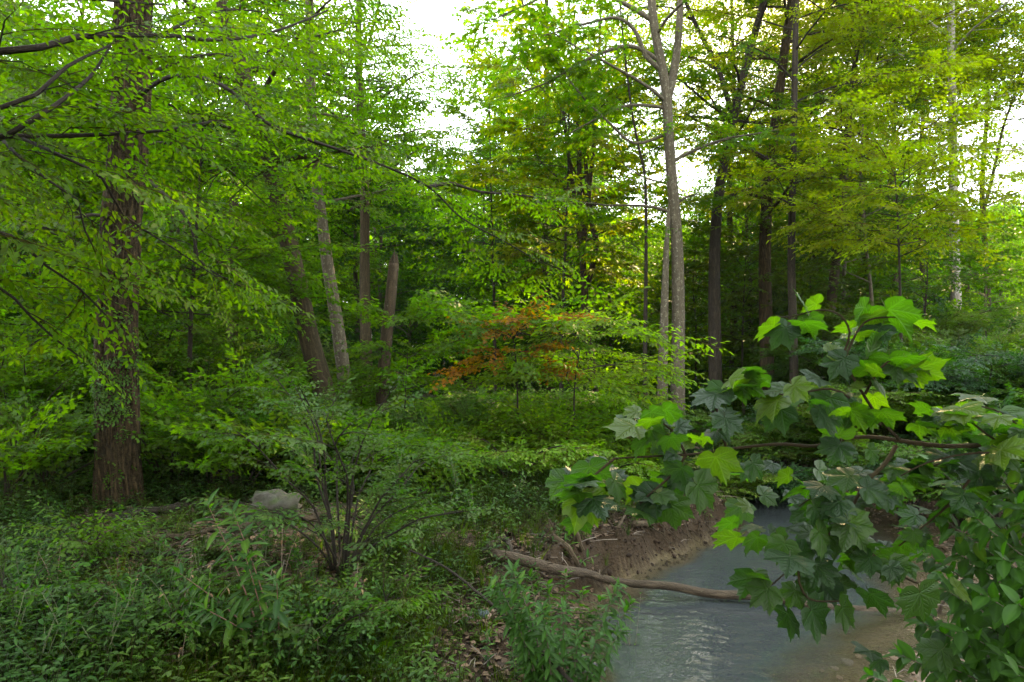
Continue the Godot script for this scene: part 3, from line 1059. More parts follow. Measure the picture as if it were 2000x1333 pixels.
# Low trees whose boughs fill the middle of the picture.
func understory() -> void:
	var bl := {"side": 0.8, "gap": 0.28, "step": 0.27, "droop": 0.14, "bare": 0.10, "scale": 0.7, "tint": Color(0.074, 0.140, 0.008)}
	var A := func(px: Array, r: float) -> Dictionary:
		var q := {"px": px, "r": r}
		q.merge(bl)
		return q
	# the beech that hangs in from the left, its trunk outside the frame
	tree({"seed": 50, "name": "overhanging_tree", "label": "overhanging tree at far left whose long dark boughs cross the upper left", "foot": Vector3(-5.6, ground_y(-5.6, -5.0), -5.0), "px": [[-500, 900], [-492, 500], [-480, 200], [-470, -100]], "d": 5.0, "r": 0.14, "tall": 12.0, "bark": M.dark_bark, "tint": FRESH, "leaves": ["beech"], "limbs": 8, "from": 6.0, "reach": 4.0, "rise": 0.15, "scale": 0.85, "step": 0.42, "boughs": [
		(A).call([[-492, 330, 5.0], [-250, 290, 4.8], [-60, 268, 4.7], [100, 266, 4.8], [220, 262, 5.0], [320, 255, 5.2], [420, 236, 5.5]], 0.035),
		(A).call([[-490, 300, 5.0], [-200, 250, 4.4], [0, 210, 4.3], [70, 185, 4.4], [130, 130, 4.6], [215, 88, 5.0]], 0.032),
		(A).call([[-300, 300, 4.8], [-60, 290, 4.3], [60, 235, 4.3], [105, 207, 4.4], [175, 150, 4.8], [215, 90, 5.1]], 0.03),
		(A).call([[-480, 200, 5.0], [-150, 130, 4.6], [0, 100, 4.6], [80, 92, 4.7], [150, 72, 4.9], [230, 68, 5.1], [340, 70, 5.5], [430, 78, 5.9], [540, 60, 6.6], [640, 20, 7.2]], 0.036),
		(A).call([[0, 268, 4.75], [30, 300, 4.4], [90, 350, 4.3], [150, 390, 4.4], [165, 450, 4.5], [180, 480, 4.6]], 0.014),
		(A).call([[40, 270, 4.75], [130, 310, 4.5], [200, 350, 4.6], [240, 420, 4.8], [330, 480, 5.1], [420, 540, 5.4]], 0.014),
		(A).call([[-490, 420, 5.0], [-250, 430, 4.4], [-60, 440, 4.2], [20, 460, 4.3], [90, 520, 4.5], [150, 560, 4.7], [205, 615, 4.9]], 0.02),
		(A).call([[-490, 500, 5.0], [-200, 520, 4.6], [-20, 550, 4.6], [60, 620, 4.8], [110, 665, 5.0], [160, 700, 5.2]], 0.018),
		(A).call([[-480, 100, 5.0], [-150, 20, 5.0], [40, -10, 5.2], [200, 0, 5.6], [330, 10, 6.2]], 0.03),
		(A).call([[-200, 250, 4.4], [-80, 380, 5.4], [40, 430, 5.8], [160, 480, 6.2]], 0.014)]})
	# hickory-like young trees in the middle distance
	tree({"seed": 49, "name": "understory_tree", "label": "tall young tree with large hanging leaves left behind the twin-stemmed tree", "px": [[1095, 790], [1098, 640], [1104, 480], [1110, 330], [1112, 160]], "d": 21.0, "r": 0.07, "tall": 12.5, "bark": M.dark_bark, "tint": GOLD, "leaves": ["hickory_wide"], "limbs": 24, "from": 5.0, "reach": 2.3, "rise": 0.1, "gap": 0.42, "step": 0.42, "scale": 1.1, "sides": 9})
	tree({"seed": 48, "name": "understory_tree", "label": "young tree with bright hanging leaves at the right side of the tall sky gap", "px": [[968, 780], [966, 640], [962, 480], [958, 330], [956, 200]], "d": 24.0, "r": 0.07, "tall": 12.0, "bark": M.dark_bark, "tint": FRESH, "leaves": ["hickory_wide", "maple"], "limbs": 22, "from": 5.0, "reach": 2.4, "rise": 0.2, "gap": 0.42, "step": 0.42, "scale": 1.1, "sides": 9})
	tree({"seed": 46, "name": "understory_tree", "label": "bushy deep-green young tree behind the thinner straight dark trunk", "px": [[1585, 780], [1588, 640], [1582, 520], [1586, 430]], "d": 25.0, "r": 0.05, "tall": 7.5, "bark": M.dark_bark, "tint": DEEP, "leaves": ["maple", "elm"], "limbs": 26, "from": 1.2, "reach": 2.6, "rise": 0.1, "gap": 0.4, "step": 0.4, "scale": 1.25, "sides": 8})
	tree({"seed": 45, "name": "understory_tree", "label": "bushy deep-green young tree directly left of the white-barked tree, above the thicket", "px": [[1810, 780], [1806, 640], [1812, 540], [1808, 470]], "d": 21.0, "r": 0.05, "tall": 6.0, "bark": M.dark_bark, "tint": DEEP, "leaves": ["elm"], "limbs": 24, "from": 1.4, "reach": 2.4, "rise": 0.1, "gap": 0.4, "step": 0.4, "scale": 1.2, "sides": 8})
	tree({"seed": 44, "name": "understory_tree", "label": "bushy fresh-green young tree between twin-stemmed tree and leaning dark tree", "px": [[1356, 790], [1360, 660], [1354, 560], [1358, 490]], "d": 23.0, "r": 0.05, "tall": 6.0, "bark": M.dark_bark, "tint": FRESH, "leaves": ["maple"], "limbs": 22, "from": 1.2, "reach": 2.2, "rise": 0.1, "gap": 0.4, "step": 0.4, "scale": 1.2, "sides": 8})
	tree({"seed": 52, "name": "understory_tree", "label": "small maple with orange and rust leaves in the clearing", "px": [[1012, 800], [1010, 740], [1006, 690], [1000, 640]], "d": 11.4, "r": 0.020, "tall": 2.75, "bark": M.dark_bark, "tint": Color(0.22, 0.105, 0.009), "leaves": ["maple", "maple"], "mix": [FRESH, 0.55], "limbs": 12, "from": 1.4, "upto": 2.8, "reach": 0.72, "rise": 0.1, "gap": 0.22, "step": 0.24, "scale": 0.7, "sides": 8})
	tree({"seed": 53, "name": "understory_tree", "label": "bushy young tree with large leaves left of the twin-stemmed tree", "px": [[1120, 830], [1122, 760], [1130, 700], [1140, 640]], "d": 12.0, "r": 0.022, "tall": 2.4, "bark": M.dark_bark, "tint": Color(0.11, 0.19, 0.010), "leaves": ["elm"], "limbs": 8, "from": 1.0, "upto": 2.1, "reach": 1.25, "rise": -0.12, "gap": 0.26, "step": 0.3, "scale": 0.95, "tilt": 0.35, "sides": 8})
	tree({"seed": 54, "name": "understory_tree", "label": "leafy young tree before the dark furrowed trunks, right of the twin-stemmed tree", "px": [[1452, 800], [1450, 700], [1454, 560], [1462, 430], [1468, 360]], "d": 22.0, "r": 0.045, "tall": 6.0, "bark": M.dark_bark, "tint": OLIVE, "leaves": ["hickory", "elm"], "limbs": 22, "from": 2.0, "reach": 2.2, "rise": 0.0, "gap": 0.32, "step": 0.34, "sides": 9})
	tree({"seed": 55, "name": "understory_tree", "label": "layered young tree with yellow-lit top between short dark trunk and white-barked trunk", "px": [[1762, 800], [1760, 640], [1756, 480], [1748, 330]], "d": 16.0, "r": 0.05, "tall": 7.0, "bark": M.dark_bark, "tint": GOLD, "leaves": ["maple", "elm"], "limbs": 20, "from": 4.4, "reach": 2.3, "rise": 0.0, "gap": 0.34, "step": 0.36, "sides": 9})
	tree({"seed": 56, "name": "understory_tree", "label": "young tree with drooping leafy boughs behind the thick brown trunk", "px": [[372, 830], [370, 700], [376, 560], [384, 430]], "d": 12.0, "r": 0.05, "tall": 6.5, "bark": M.dark_bark, "tint": FRESH, "leaves": ["elm", "maple"], "limbs": 26, "from": 2.0, "reach": 2.6, "rise": 0.0, "gap": 0.32, "step": 0.34, "sides": 9})
	tree({"seed": 57, "name": "understory_tree", "label": "young bright tree at the left edge behind the overhanging boughs", "px": [[70, 840], [74, 700], [80, 540], [78, 380]], "d": 12.0, "r": 0.05, "tall": 6.5, "bark": M.dark_bark, "tint": FRESH, "leaves": ["elm", "maple"], "limbs": 26, "from": 1.6, "reach": 2.6, "rise": 0.0, "gap": 0.32, "step": 0.34, "sides": 9})
	tree({"seed": 58, "name": "understory_tree", "label": "young tree with fine leaves between leaning trunk and broken snag, topmost leaves lightest", "px": [[560, 800], [566, 640], [580, 500], [590, 400]], "d": 22.0, "r": 0.06, "tall": 8.5, "bark": M.dark_bark, "tint": FRESH, "leaves": ["elm"], "limbs": 24, "from": 2.4, "reach": 2.5, "rise": 0.0, "gap": 0.34, "step": 0.36, "sides": 9})
	tree({"seed": 59, "name": "understory_tree", "label": "small pale-leaved sapling right beside the broken snag", "px": [[790, 830], [792, 760], [796, 700], [798, 640]], "d": 13.5, "r": 0.02, "tall": 2.5, "bark": M.dark_bark, "tint": FRESH, "leaves": ["maple"], "limbs": 9, "from": 0.9, "upto": 2.4, "reach": 0.8, "rise": 0.1, "gap": 0.26, "step": 0.28, "scale": 0.9, "sides": 7})


func far_forest() -> void:
	var makes := []
	var spec := [[FRESH, 18.0, 3.6, 2.5, M.grey_bark], [DEEP, 20.0, 3.8, 3.0, M.grey_bark], [BLUISH, 16.0, 3.4, 1.5, M.dark_bark], [FRESH, 14.0, 3.2, 1.6, M.pale_bark], [OLIVE, 19.0, 3.6, 4.0, M.pale_bark], [BLUISH, 12.0, 3.0, 1.0, M.dark_bark]]
	for i in spec.size():
		var s: Array = spec[i]
		var o := {"seed": 300 + i, "name": "far_tree", "foot": Vector3.ZERO, "px": [[0, 0]], "d": 1.0, "r": s[1] * 0.0105, "tall": s[1], "bark": s[4], "tint": s[0], "leaves": ["far", "far_b"], "limbs": 28, "from": s[3], "reach": s[2], "rise": 0.1, "gap": 0.62, "step": 0.62, "side": 1.7, "scale": 1.1, "tilt": 1.1, "droop": 0.2, "sides": 8}
		makes.append(o)
	var placed := []
	var protos := []
	rng.seed = 77
	var spots := []
	var tries := 0
	while spots.size() < 130 and tries < 9000:
		tries += 1
		var px := rr(-220, 2220)
		var d := 23.0 + 45.0 * pow(rng.randf(), 0.9)
		if px > 760 and px < 1000 and d < 40.0: continue
		var q := stand(px, d)
		if creek(q.x, q.z).x < 1.5: continue
		var ok := true
		for e in spots:
			if Vector2(e.x - q.x, e.z - q.z).length() < 3.1: ok = false; break
		if ok: spots.append(Vector3(q.x, q.y, q.z))
	for q in spots:
		var s := pixel(q)
		var top := -500.0                               # how high in the picture crowns reach here: the sky gaps
		if s.x > 770 and s.x < 930: top = 330.0
		elif s.x > 930 and s.x < 1010: top = 150.0
		elif s.x > 1180 and s.x < 1410: top = 450.0
		elif s.x > 1800: top = 440.0
		elif s.x > 1440: top = 230.0
		var limit: float = (715.0 - top) / F * s.z + 1.6 - q.y
		var k := rng.randi() % 6
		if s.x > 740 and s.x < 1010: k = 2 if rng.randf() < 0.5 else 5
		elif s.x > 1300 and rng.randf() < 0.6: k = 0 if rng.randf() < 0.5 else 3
		var size := minf(rr(0.85, 1.25), limit / spec[k][1])
		var o: Node3D
		while protos.size() < 6: protos.append(null)
		if protos[k] == null:
			var keep := rng.state
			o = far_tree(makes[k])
			protos[k] = o
			rng.state = keep + 12345
		else:
			o = protos[k].duplicate()
			o.name = free_name("far_tree")
			add_child(o)
		o.position = q
		o.rotation.y = rr(0, TAU)
		o.scale = Vector3.ONE * size
		o.set_meta("group", "trees of the far forest")
		o.set_meta("category", "tree")
		later.append([o, ["tall fresh-green far tree", "tall deep-green far tree", "blue-green far tree", "smaller fresh-green far tree", "pale-trunked olive far tree", "low blue-green far tree"][k]])


func far_tree(o: Dictionary) -> Node3D:
	rng.seed = o.seed
	var root := thing(o.name, "", "tree", Vector3.ZERO)
	var bag := Bag.new()
	var pts := [Vector3(0, -0.4, 0)]
	var lean := Vector3(rr(-0.06, 0.06), 0, rr(-0.06, 0.06))
	for i in range(1, 8):
		pts.append(Vector3(lean.x * o.tall * i / 7.0 + rr(-0.1, 0.1), o.tall * i / 7.0, lean.z * o.tall * i / 7.0 + rr(-0.1, 0.1)))
	var course := smooth(pts, 0.7)
	var g := Geo.new()
	g.tube(course, taper(course.size(), o.r, o.r * 0.15), 9, Color(1, 1, 1), 0.08, bumps, 2.0, 1.2)
	part("trunk", g.mesh(o.bark), root)
	var turn := 0.0
	for i in o.limbs:
		var share: float = (i + 0.5) / o.limbs
		var h := lerpf(o.from, o.tall - 0.5, share)
		turn += 2.4
		var c := course[mini(course.size() - 1, int(h / o.tall * (course.size() - 1)))]
		var L: float = o.reach * (0.7 + 0.6 * sin(PI * clampf(share * 0.9 + 0.1, 0.0, 1.0))) * rr(0.6, 1.1) * (1.0 - 0.45 * share)
		auto_limb(root, c, Vector3(cos(turn), lerpf(0.05, 0.9, share), sin(turn)), L, o.r * 0.3, o, bag, o.bark)
	var x := [[], []]
	var cc := [[], []]
	for j in bag.xf.size():
		x[j % 2].append(bag.xf[j])
		cc[j % 2].append(bag.cols[j])
	for j in 2:
		many("crown", S[o.leaves[j]], x[j], cc[j], root)
	return root


# The wood goes on behind: what reads as one mass there.
func far_wood() -> void:
	rng.seed = 350
	var x := []
	var c := []
	var tx := []
	var tc := []
	for i in 26000:
		var d := rr(48.0, 115.0)
		var px := rr(-500.0, 2500.0)
		var q := stand(px, d)
		var roll := 60.0 * bumps.get_noise_1d(px * 0.35) + 45.0 * bumps.get_noise_1d(px * 1.3 + 500.0)
		var top := 60.0
		if px > 740.0 and px < 960.0: top = 330.0
		elif px > 1150.0 and px < 1450.0: top = 430.0
		elif px >= 1450.0 and px < 1780.0: top = 290.0
		elif px >= 1780.0: top = 410.0
		var high := (715.0 - top - roll) / F * d + 1.6 - q.y
		high = minf(high, 24.0 + 4.0 * bumps.get_noise_2d(q.x * 2.0, q.z * 2.0))
		if high < 1.0: continue
		q.y += high * pow(rng.randf(), 0.8)
		var a := rr(0.0, TAU)
		x.append(aim(Vector3(cos(a), rr(-0.5, 0.3), sin(a)).normalized(), tilted(0.9), rr(1.4, 2.6), q))
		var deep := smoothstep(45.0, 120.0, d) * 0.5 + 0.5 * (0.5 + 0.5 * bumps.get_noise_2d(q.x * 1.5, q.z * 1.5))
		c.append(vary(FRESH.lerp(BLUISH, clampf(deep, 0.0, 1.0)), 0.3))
		if i % 110 == 0:
			tx.append(Transform3D(Basis().scaled(Vector3(rr(0.5, 1.3), minf(high, 20.0), rr(0.5, 1.3))).rotated(Vector3.BACK, rr(-0.07, 0.07)), stand(px, d)))
			tc.append(Color(1, 1, 1) * rr(0.6, 1.4))
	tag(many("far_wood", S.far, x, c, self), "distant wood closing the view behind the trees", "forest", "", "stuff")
	var g := Geo.new()
	g.tube(PackedVector3Array([Vector3(0, -0.05, 0), Vector3(0, 0.5, 0), Vector3(0.02, 1, 0)]), PackedFloat32Array([0.22, 0.17, 0.05]), 8, Color(1, 1, 1), 0.0, null, 2.0, 0.08)
	tag(many("far_wood_trunks", g.mesh(M.grey_bark), tx, tc, self), "grey trunks of the distant wood", "trunks", "", "stuff")


func shrubs() -> void:
	# behind the thick trunk and along the left: tall bright shrubs
	var i := 0
	for q in [[-40, 10.0, 2.6, 1.5], [40, 9.2, 2.2, 1.4], [120, 10.5, 2.6, 1.5], [165, 13.0, 3.2, 1.6], [310, 11.0, 2.2, 1.4], [380, 13.0, 3.0, 1.7], [440, 10.2, 1.9, 1.4], [500, 14.0, 2.8, 1.7], [560, 11.5, 1.2, 1.1], [20, 14.0, 3.4, 1.8], [300, 15.0, 3.4, 1.9], [600, 16.0, 2.6, 1.6], [690, 15.0, 2.0, 1.4], [330, 8.8, 1.3, 1.0], [470, 8.2, 1.3, 1.0], [560, 8.8, 1.0, 0.9], [640, 9.8, 0.9, 0.9], [705, 8.8, 0.9, 0.8], [400, 9.4, 1.6, 1.1], [90, 8.2, 1.2, 1.1], [10, 7.4, 1.2, 1.0]]:
		rng.seed = 400 + i
		var s := shrub("woodland_shrub", "", stand(q[0], q[1]), q[2], q[3], 7, ["elm", "round", "maple"][i % 3], [FRESH, DEEP, FRESH, OLIVE][i % 4], {"gap": 0.3, "step": 0.34, "scale": 0.85, "group": "tall shrubs left of the clearing"})
		later.append([s, ["leafy", "round-leaved", "lobe-leaved"][i % 3] + " tall shrub"])
		i += 1
	# the green bank in the middle
	for q in [[820, 9.5, 0.9, 0.9], [880, 11.0, 1.2, 1.1], [945, 12.0, 1.4, 1.2], [1000, 9.8, 1.0, 1.0], [1062, 11.5, 1.4, 1.2], [780, 12.5, 1.3, 1.1], [840, 15.0, 1.0, 1.3], [910, 17.0, 1.0, 1.4], [980, 15.0, 1.5, 1.4], [1100, 14.0, 1.6, 1.4], [1190, 13.0, 1.5, 1.2], [1240, 15.0, 1.7, 1.4], [1175, 10.6, 0.8, 0.8], [760, 9.0, 0.8, 0.9], [850, 21.0, 0.9, 1.6], [930, 24.0, 1.0, 1.8], [800, 26.0, 1.0, 2.0], [1050, 20.0, 1.5, 1.6]]:
		rng.seed = 440 + i
		var s := shrub("bank_shrub", "", stand(q[0], q[1]), q[2], q[3], 8, ["round", "elm", "small"][i % 3], [Color(0.100, 0.185, 0.010), Color(0.085, 0.170, 0.010), Color(0.055, 0.120, 0.012)][i % 3], {"gap": 0.16, "step": 0.2, "scale": 0.8 if q[1] < 14.0 else 1.1, "arch": 0.4, "side": 0.42, "group": "low shrubs on the far bank"})
		later.append([s, ["round-leaved", "pointed-leaved", "fine-leaved"][i % 3] + " bank shrub"])
		i += 1
	# dark small-leaved thicket at right
	for q in [[1385, 15.0, 1.3, 1.2], [1440, 16.5, 1.5, 1.4], [1520, 15.0, 1.3, 1.3], [1585, 16.5, 1.7, 1.4], [1650, 14.0, 1.9, 1.4], [1715, 13.0, 3.0, 1.7], [1790, 14.0, 3.7, 1.9], [1850, 12.5, 3.2, 1.8], [1925, 13.0, 3.6, 1.9], [1990, 12.0, 3.3, 1.8], [2060, 11.0, 3.0, 1.7], [1760, 18.0, 4.2, 2.0], [1950, 18.0, 4.4, 2.2], [1640, 19.0, 3.6, 2.0], [1420, 11.8, 1.0, 0.9], [1880, 10.0, 1.9, 1.2], [1960, 9.2, 1.7, 1.2], [1760, 10.6, 1.5, 1.1], [1480, 12.5, 1.2, 1.0]]:
		rng.seed = 480 + i
		var s := shrub("thicket_shrub", "", stand(q[0], q[1]), q[2], q[3], 8, "small", [BLUISH, DEEP, OLIVE][i % 3], {"gap": 0.17, "step": 0.21, "scale": 1.15, "side": 0.36, "arch": 0.3, "group": "dark small-leaved thicket at right"})
		later.append([s, "dark small-leaved thicket shrub"])
		i += 1
	# far bushes under the forest
	rng.seed = 520
	for k in 42:
		var px := rr(-150, 2150)
		var d := rr(20.0, 42.0)
		var f := stand(px, d)
		if creek(f.x, f.z).x < 1.0 or (px > 740.0 and px < 980.0 and d < 36.0): continue
		var keep := rng.state
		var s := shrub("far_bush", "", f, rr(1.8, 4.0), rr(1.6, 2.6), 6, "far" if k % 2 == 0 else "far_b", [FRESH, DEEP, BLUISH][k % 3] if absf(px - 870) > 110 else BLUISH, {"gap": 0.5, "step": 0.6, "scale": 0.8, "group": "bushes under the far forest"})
		rng.state = keep + 999
		later.append([s, ["bright", "deep-green", "blue-green"][k % 3] + " far bush"])
	# the glossy shrub in front, in the middle left
	rng.seed = 560
	shrub("glossy_shrub", "airy many-stemmed shrub with small glossy leaves, before the leaning grey trunk", hit(668, 1118), 1.85, 1.0, 15, "round", Color(0.045, 0.092, 0.013), {"low": 0.35, "gap": 0.24, "step": 0.34, "scale": 0.55, "side": 0.28, "arch": 0.2, "r": 0.011, "bare": 0.42})
	i = 0
	for q in [[30, 1225, 0.62, "leafy shrublet at the left edge of the near ground"], [175, 1130, 0.7, "leafy shrublet on the near ground below the thick brown trunk"], [300, 1265, 0.5, "low leafy shrublet in the lower left, left of the silvery shoot"], [735, 1090, 0.65, "leafy shrublet right of the many-stemmed glossy shrub"], [610, 1285, 0.55, "leafy shrublet near the bottom edge, right of the silvery shoot"], [760, 1225, 0.5, "leafy shrublet beside the bare bank soil"]]:
		rng.seed = 570 + i
		shrub("leafy_shrublet", q[3], hit(q[0], q[1]), q[2] * 0.75, 0.30, 6, ["round", "lance"][i % 2], [Color(0.045, 0.098, 0.012), Color(0.062, 0.125, 0.012)][i % 2], {"gap": 0.13, "step": 0.2, "scale": 0.52, "side": 0.34, "low": 0.4, "r": 0.005, "bare": 0.3})
		i += 1
	rng.seed = 561
	shrub("glossy_shrub", "dark upright shrub with thin stems left of the white boulder", hit(415, 965), 1.35, 0.8, 8, "round", DEEP, {"gap": 0.14, "step": 0.2, "scale": 0.6, "side": 0.25, "bare": 0.4})
	rng.seed = 562
	shrub("glossy_shrub", "small-leaved shrub right behind the white boulder", hit(565, 945), 1.3, 0.8, 9, "small", Color(0.042, 0.090, 0.013), {"gap": 0.12, "step": 0.16, "scale": 1.0, "side": 0.28, "bare": 0.3})


# ---- the sycamore bough in front -------------------------------------------------------------------------------------

const LOBE := [[0.0, 1.0], [0.10, 0.82], [0.19, 0.83], [0.30, 0.70], [0.40, 0.66], [0.50, 0.70], [0.60, 0.80], [0.70, 0.80], [0.80, 0.95], [0.90, 0.80], [1.02, 0.79], [1.12, 0.69], [1.22, 0.64], [1.36, 0.66], [1.50, 0.76], [1.60, 0.66], [1.80, 0.60], [2.05, 0.50], [2.35, 0.42], [2.7, 0.28], [3.05, 0.12]]

func vein_maps() -> Array:                            # main veins fan from the joint, side veins leave them in pairs
	var n := 256
	var segs := []
	for a in [0.0, 0.86, -0.86, 1.68, -1.68]:
		var reach: float = 0.95 if absf(a) < 1.0 else 0.62
		var d := Vector2(cos(a), sin(a))
		segs.append([Vector2.ZERO, d * reach, 1.0])
		for k in range(1, 6):
			for s in [1, -1]:
				var b: Vector2 = d * reach * (0.16 * k + 0.03 * s)
				segs.append([b, b + d.rotated(0.72 * s) * reach * (0.34 - 0.04 * k), 0.55])
	var img := Image.create(n, n, false, Image.FORMAT_RGB8)
	var hei := Image.create(n, n, false, Image.FORMAT_L8)
	var noise_w := noise_image(91, 0.03, n, n)
	var v := PackedFloat32Array()
	v.resize(n * n)
	for q in segs:
		var a: Vector2 = q[0]
		var b: Vector2 = q[1]
		var lo := (a.min(b) + Vector2(0.62, 1.0)) / 2.0 * n - Vector2(6, 6)
		var hi := (a.max(b) + Vector2(0.62, 1.0)) / 2.0 * n + Vector2(6, 6)
		for y in range(maxi(0, int(lo.y)), mini(n, int(hi.y) + 1)):
			for x in range(maxi(0, int(lo.x)), mini(n, int(hi.x) + 1)):
				var p := Vector2(x, y) / n * 2.0 - Vector2(0.62, 1.0)
				var near := Geometry2D.get_closest_point_to_segment(p, a, b)
				var w: float = 1.0 - smoothstep(0.0, 0.030 * q[2] + 0.008, p.distance_to(near))
				v[y * n + x] = maxf(v[y * n + x], w * q[2])
	for i in n * n:
		var c := Color(0.68, 0.68, 0.68).lerp(Color(1.0, 0.98, 1.0), v[i]).linear_to_srgb()
		img.set_pixel(i % n, i / n, c)
		var wear := noise_w[i] / 255.0
		if wear > 0.86: img.set_pixel(i % n, i / n, c.lerp(Color(0.55, 0.38, 0.16), smoothstep(0.86, 0.95, wear) * 0.8))
		hei.set_pixel(i % n, i / n, Color(1, 1, 1) * (1.0 - v[i]))
	return [ImageTexture.create_from_image(img), ImageTexture.create_from_image(hei)]


func sycamore_leaf(seed_: int, tone: Color, L: float, mat: Material) -> ArrayMesh:
	rng.seed = seed_
	var g := Geo.new()
	var ring := []
	for i in range(LOBE.size() - 1, 0, -1):
		ring.append([-LOBE[i][0], LOBE[i][1] * rr(0.93, 1.07)])
	for q in LOBE:
		ring.append([q[0], q[1] * rr(0.93, 1.07)])
	var bend := rr(0.12, 0.42)
	var sag := rr(-0.10, 0.32)
	var twist := rr(-0.15, 0.15)
	var rings := [0.0, 0.3, 0.62, 0.85, 1.0]
	for k in rings.size():
		for q in ring:
			var r: float = q[1] * rings[k]
			if k > 0 and k < 4:                           # inner rings are rounder than the outline
				r = lerpf(rings[k] * 0.72, r, rings[k])
				r = minf(r, q[1] * lerpf(0.98, 0.9, 1.0 - rings[k]))
			var a: float = q[0]
			var x := cos(a) * r
			var y := sin(a) * r
			var vein := absf(sin(a * 3.65)) * (1.0 if absf(a) < 2.0 else 0.4)
			var h := 0.075 * vein * r - bend * maxf(0.0, x) * maxf(0.0, x) - sag * y * y + twist * x * y + 0.03 * sin(a * 9.0 + seed_) * r * r
			g.vert(Vector3(x, h, y) * L, Vector3.UP, tone, Vector2((x + 0.62) / 2.0, (y + 1.0) / 2.0))
	var m := ring.size()
	for k in rings.size() - 1:
		for i in m - 1:
			var a := k * m + i
			g.tri(a, a + m, a + m + 1)
			if k > 0: g.tri(a, a + m + 1, a + 1)
	g.normals()
	for i in m:
		g.n[i] = Vector3.UP
	var st := PackedVector3Array([Vector3(0.01 * L, 0, 0), Vector3(-0.14 * L, 0.03 * L, 0), Vector3(-0.30 * L, 0.10 * L, 0.02 * L)])
	var c := Color(tone.g * 0.9, tone.g * 1.1, tone.b * 2.0)
	var f := g.p.size()
	g.tube(st, taper(3, 0.0014, 0.002), 5, c)
	for i in range(f, g.p.size()):
		g.uv[i] = Vector2(0.31, 0.5)
	return g.mesh(mat)


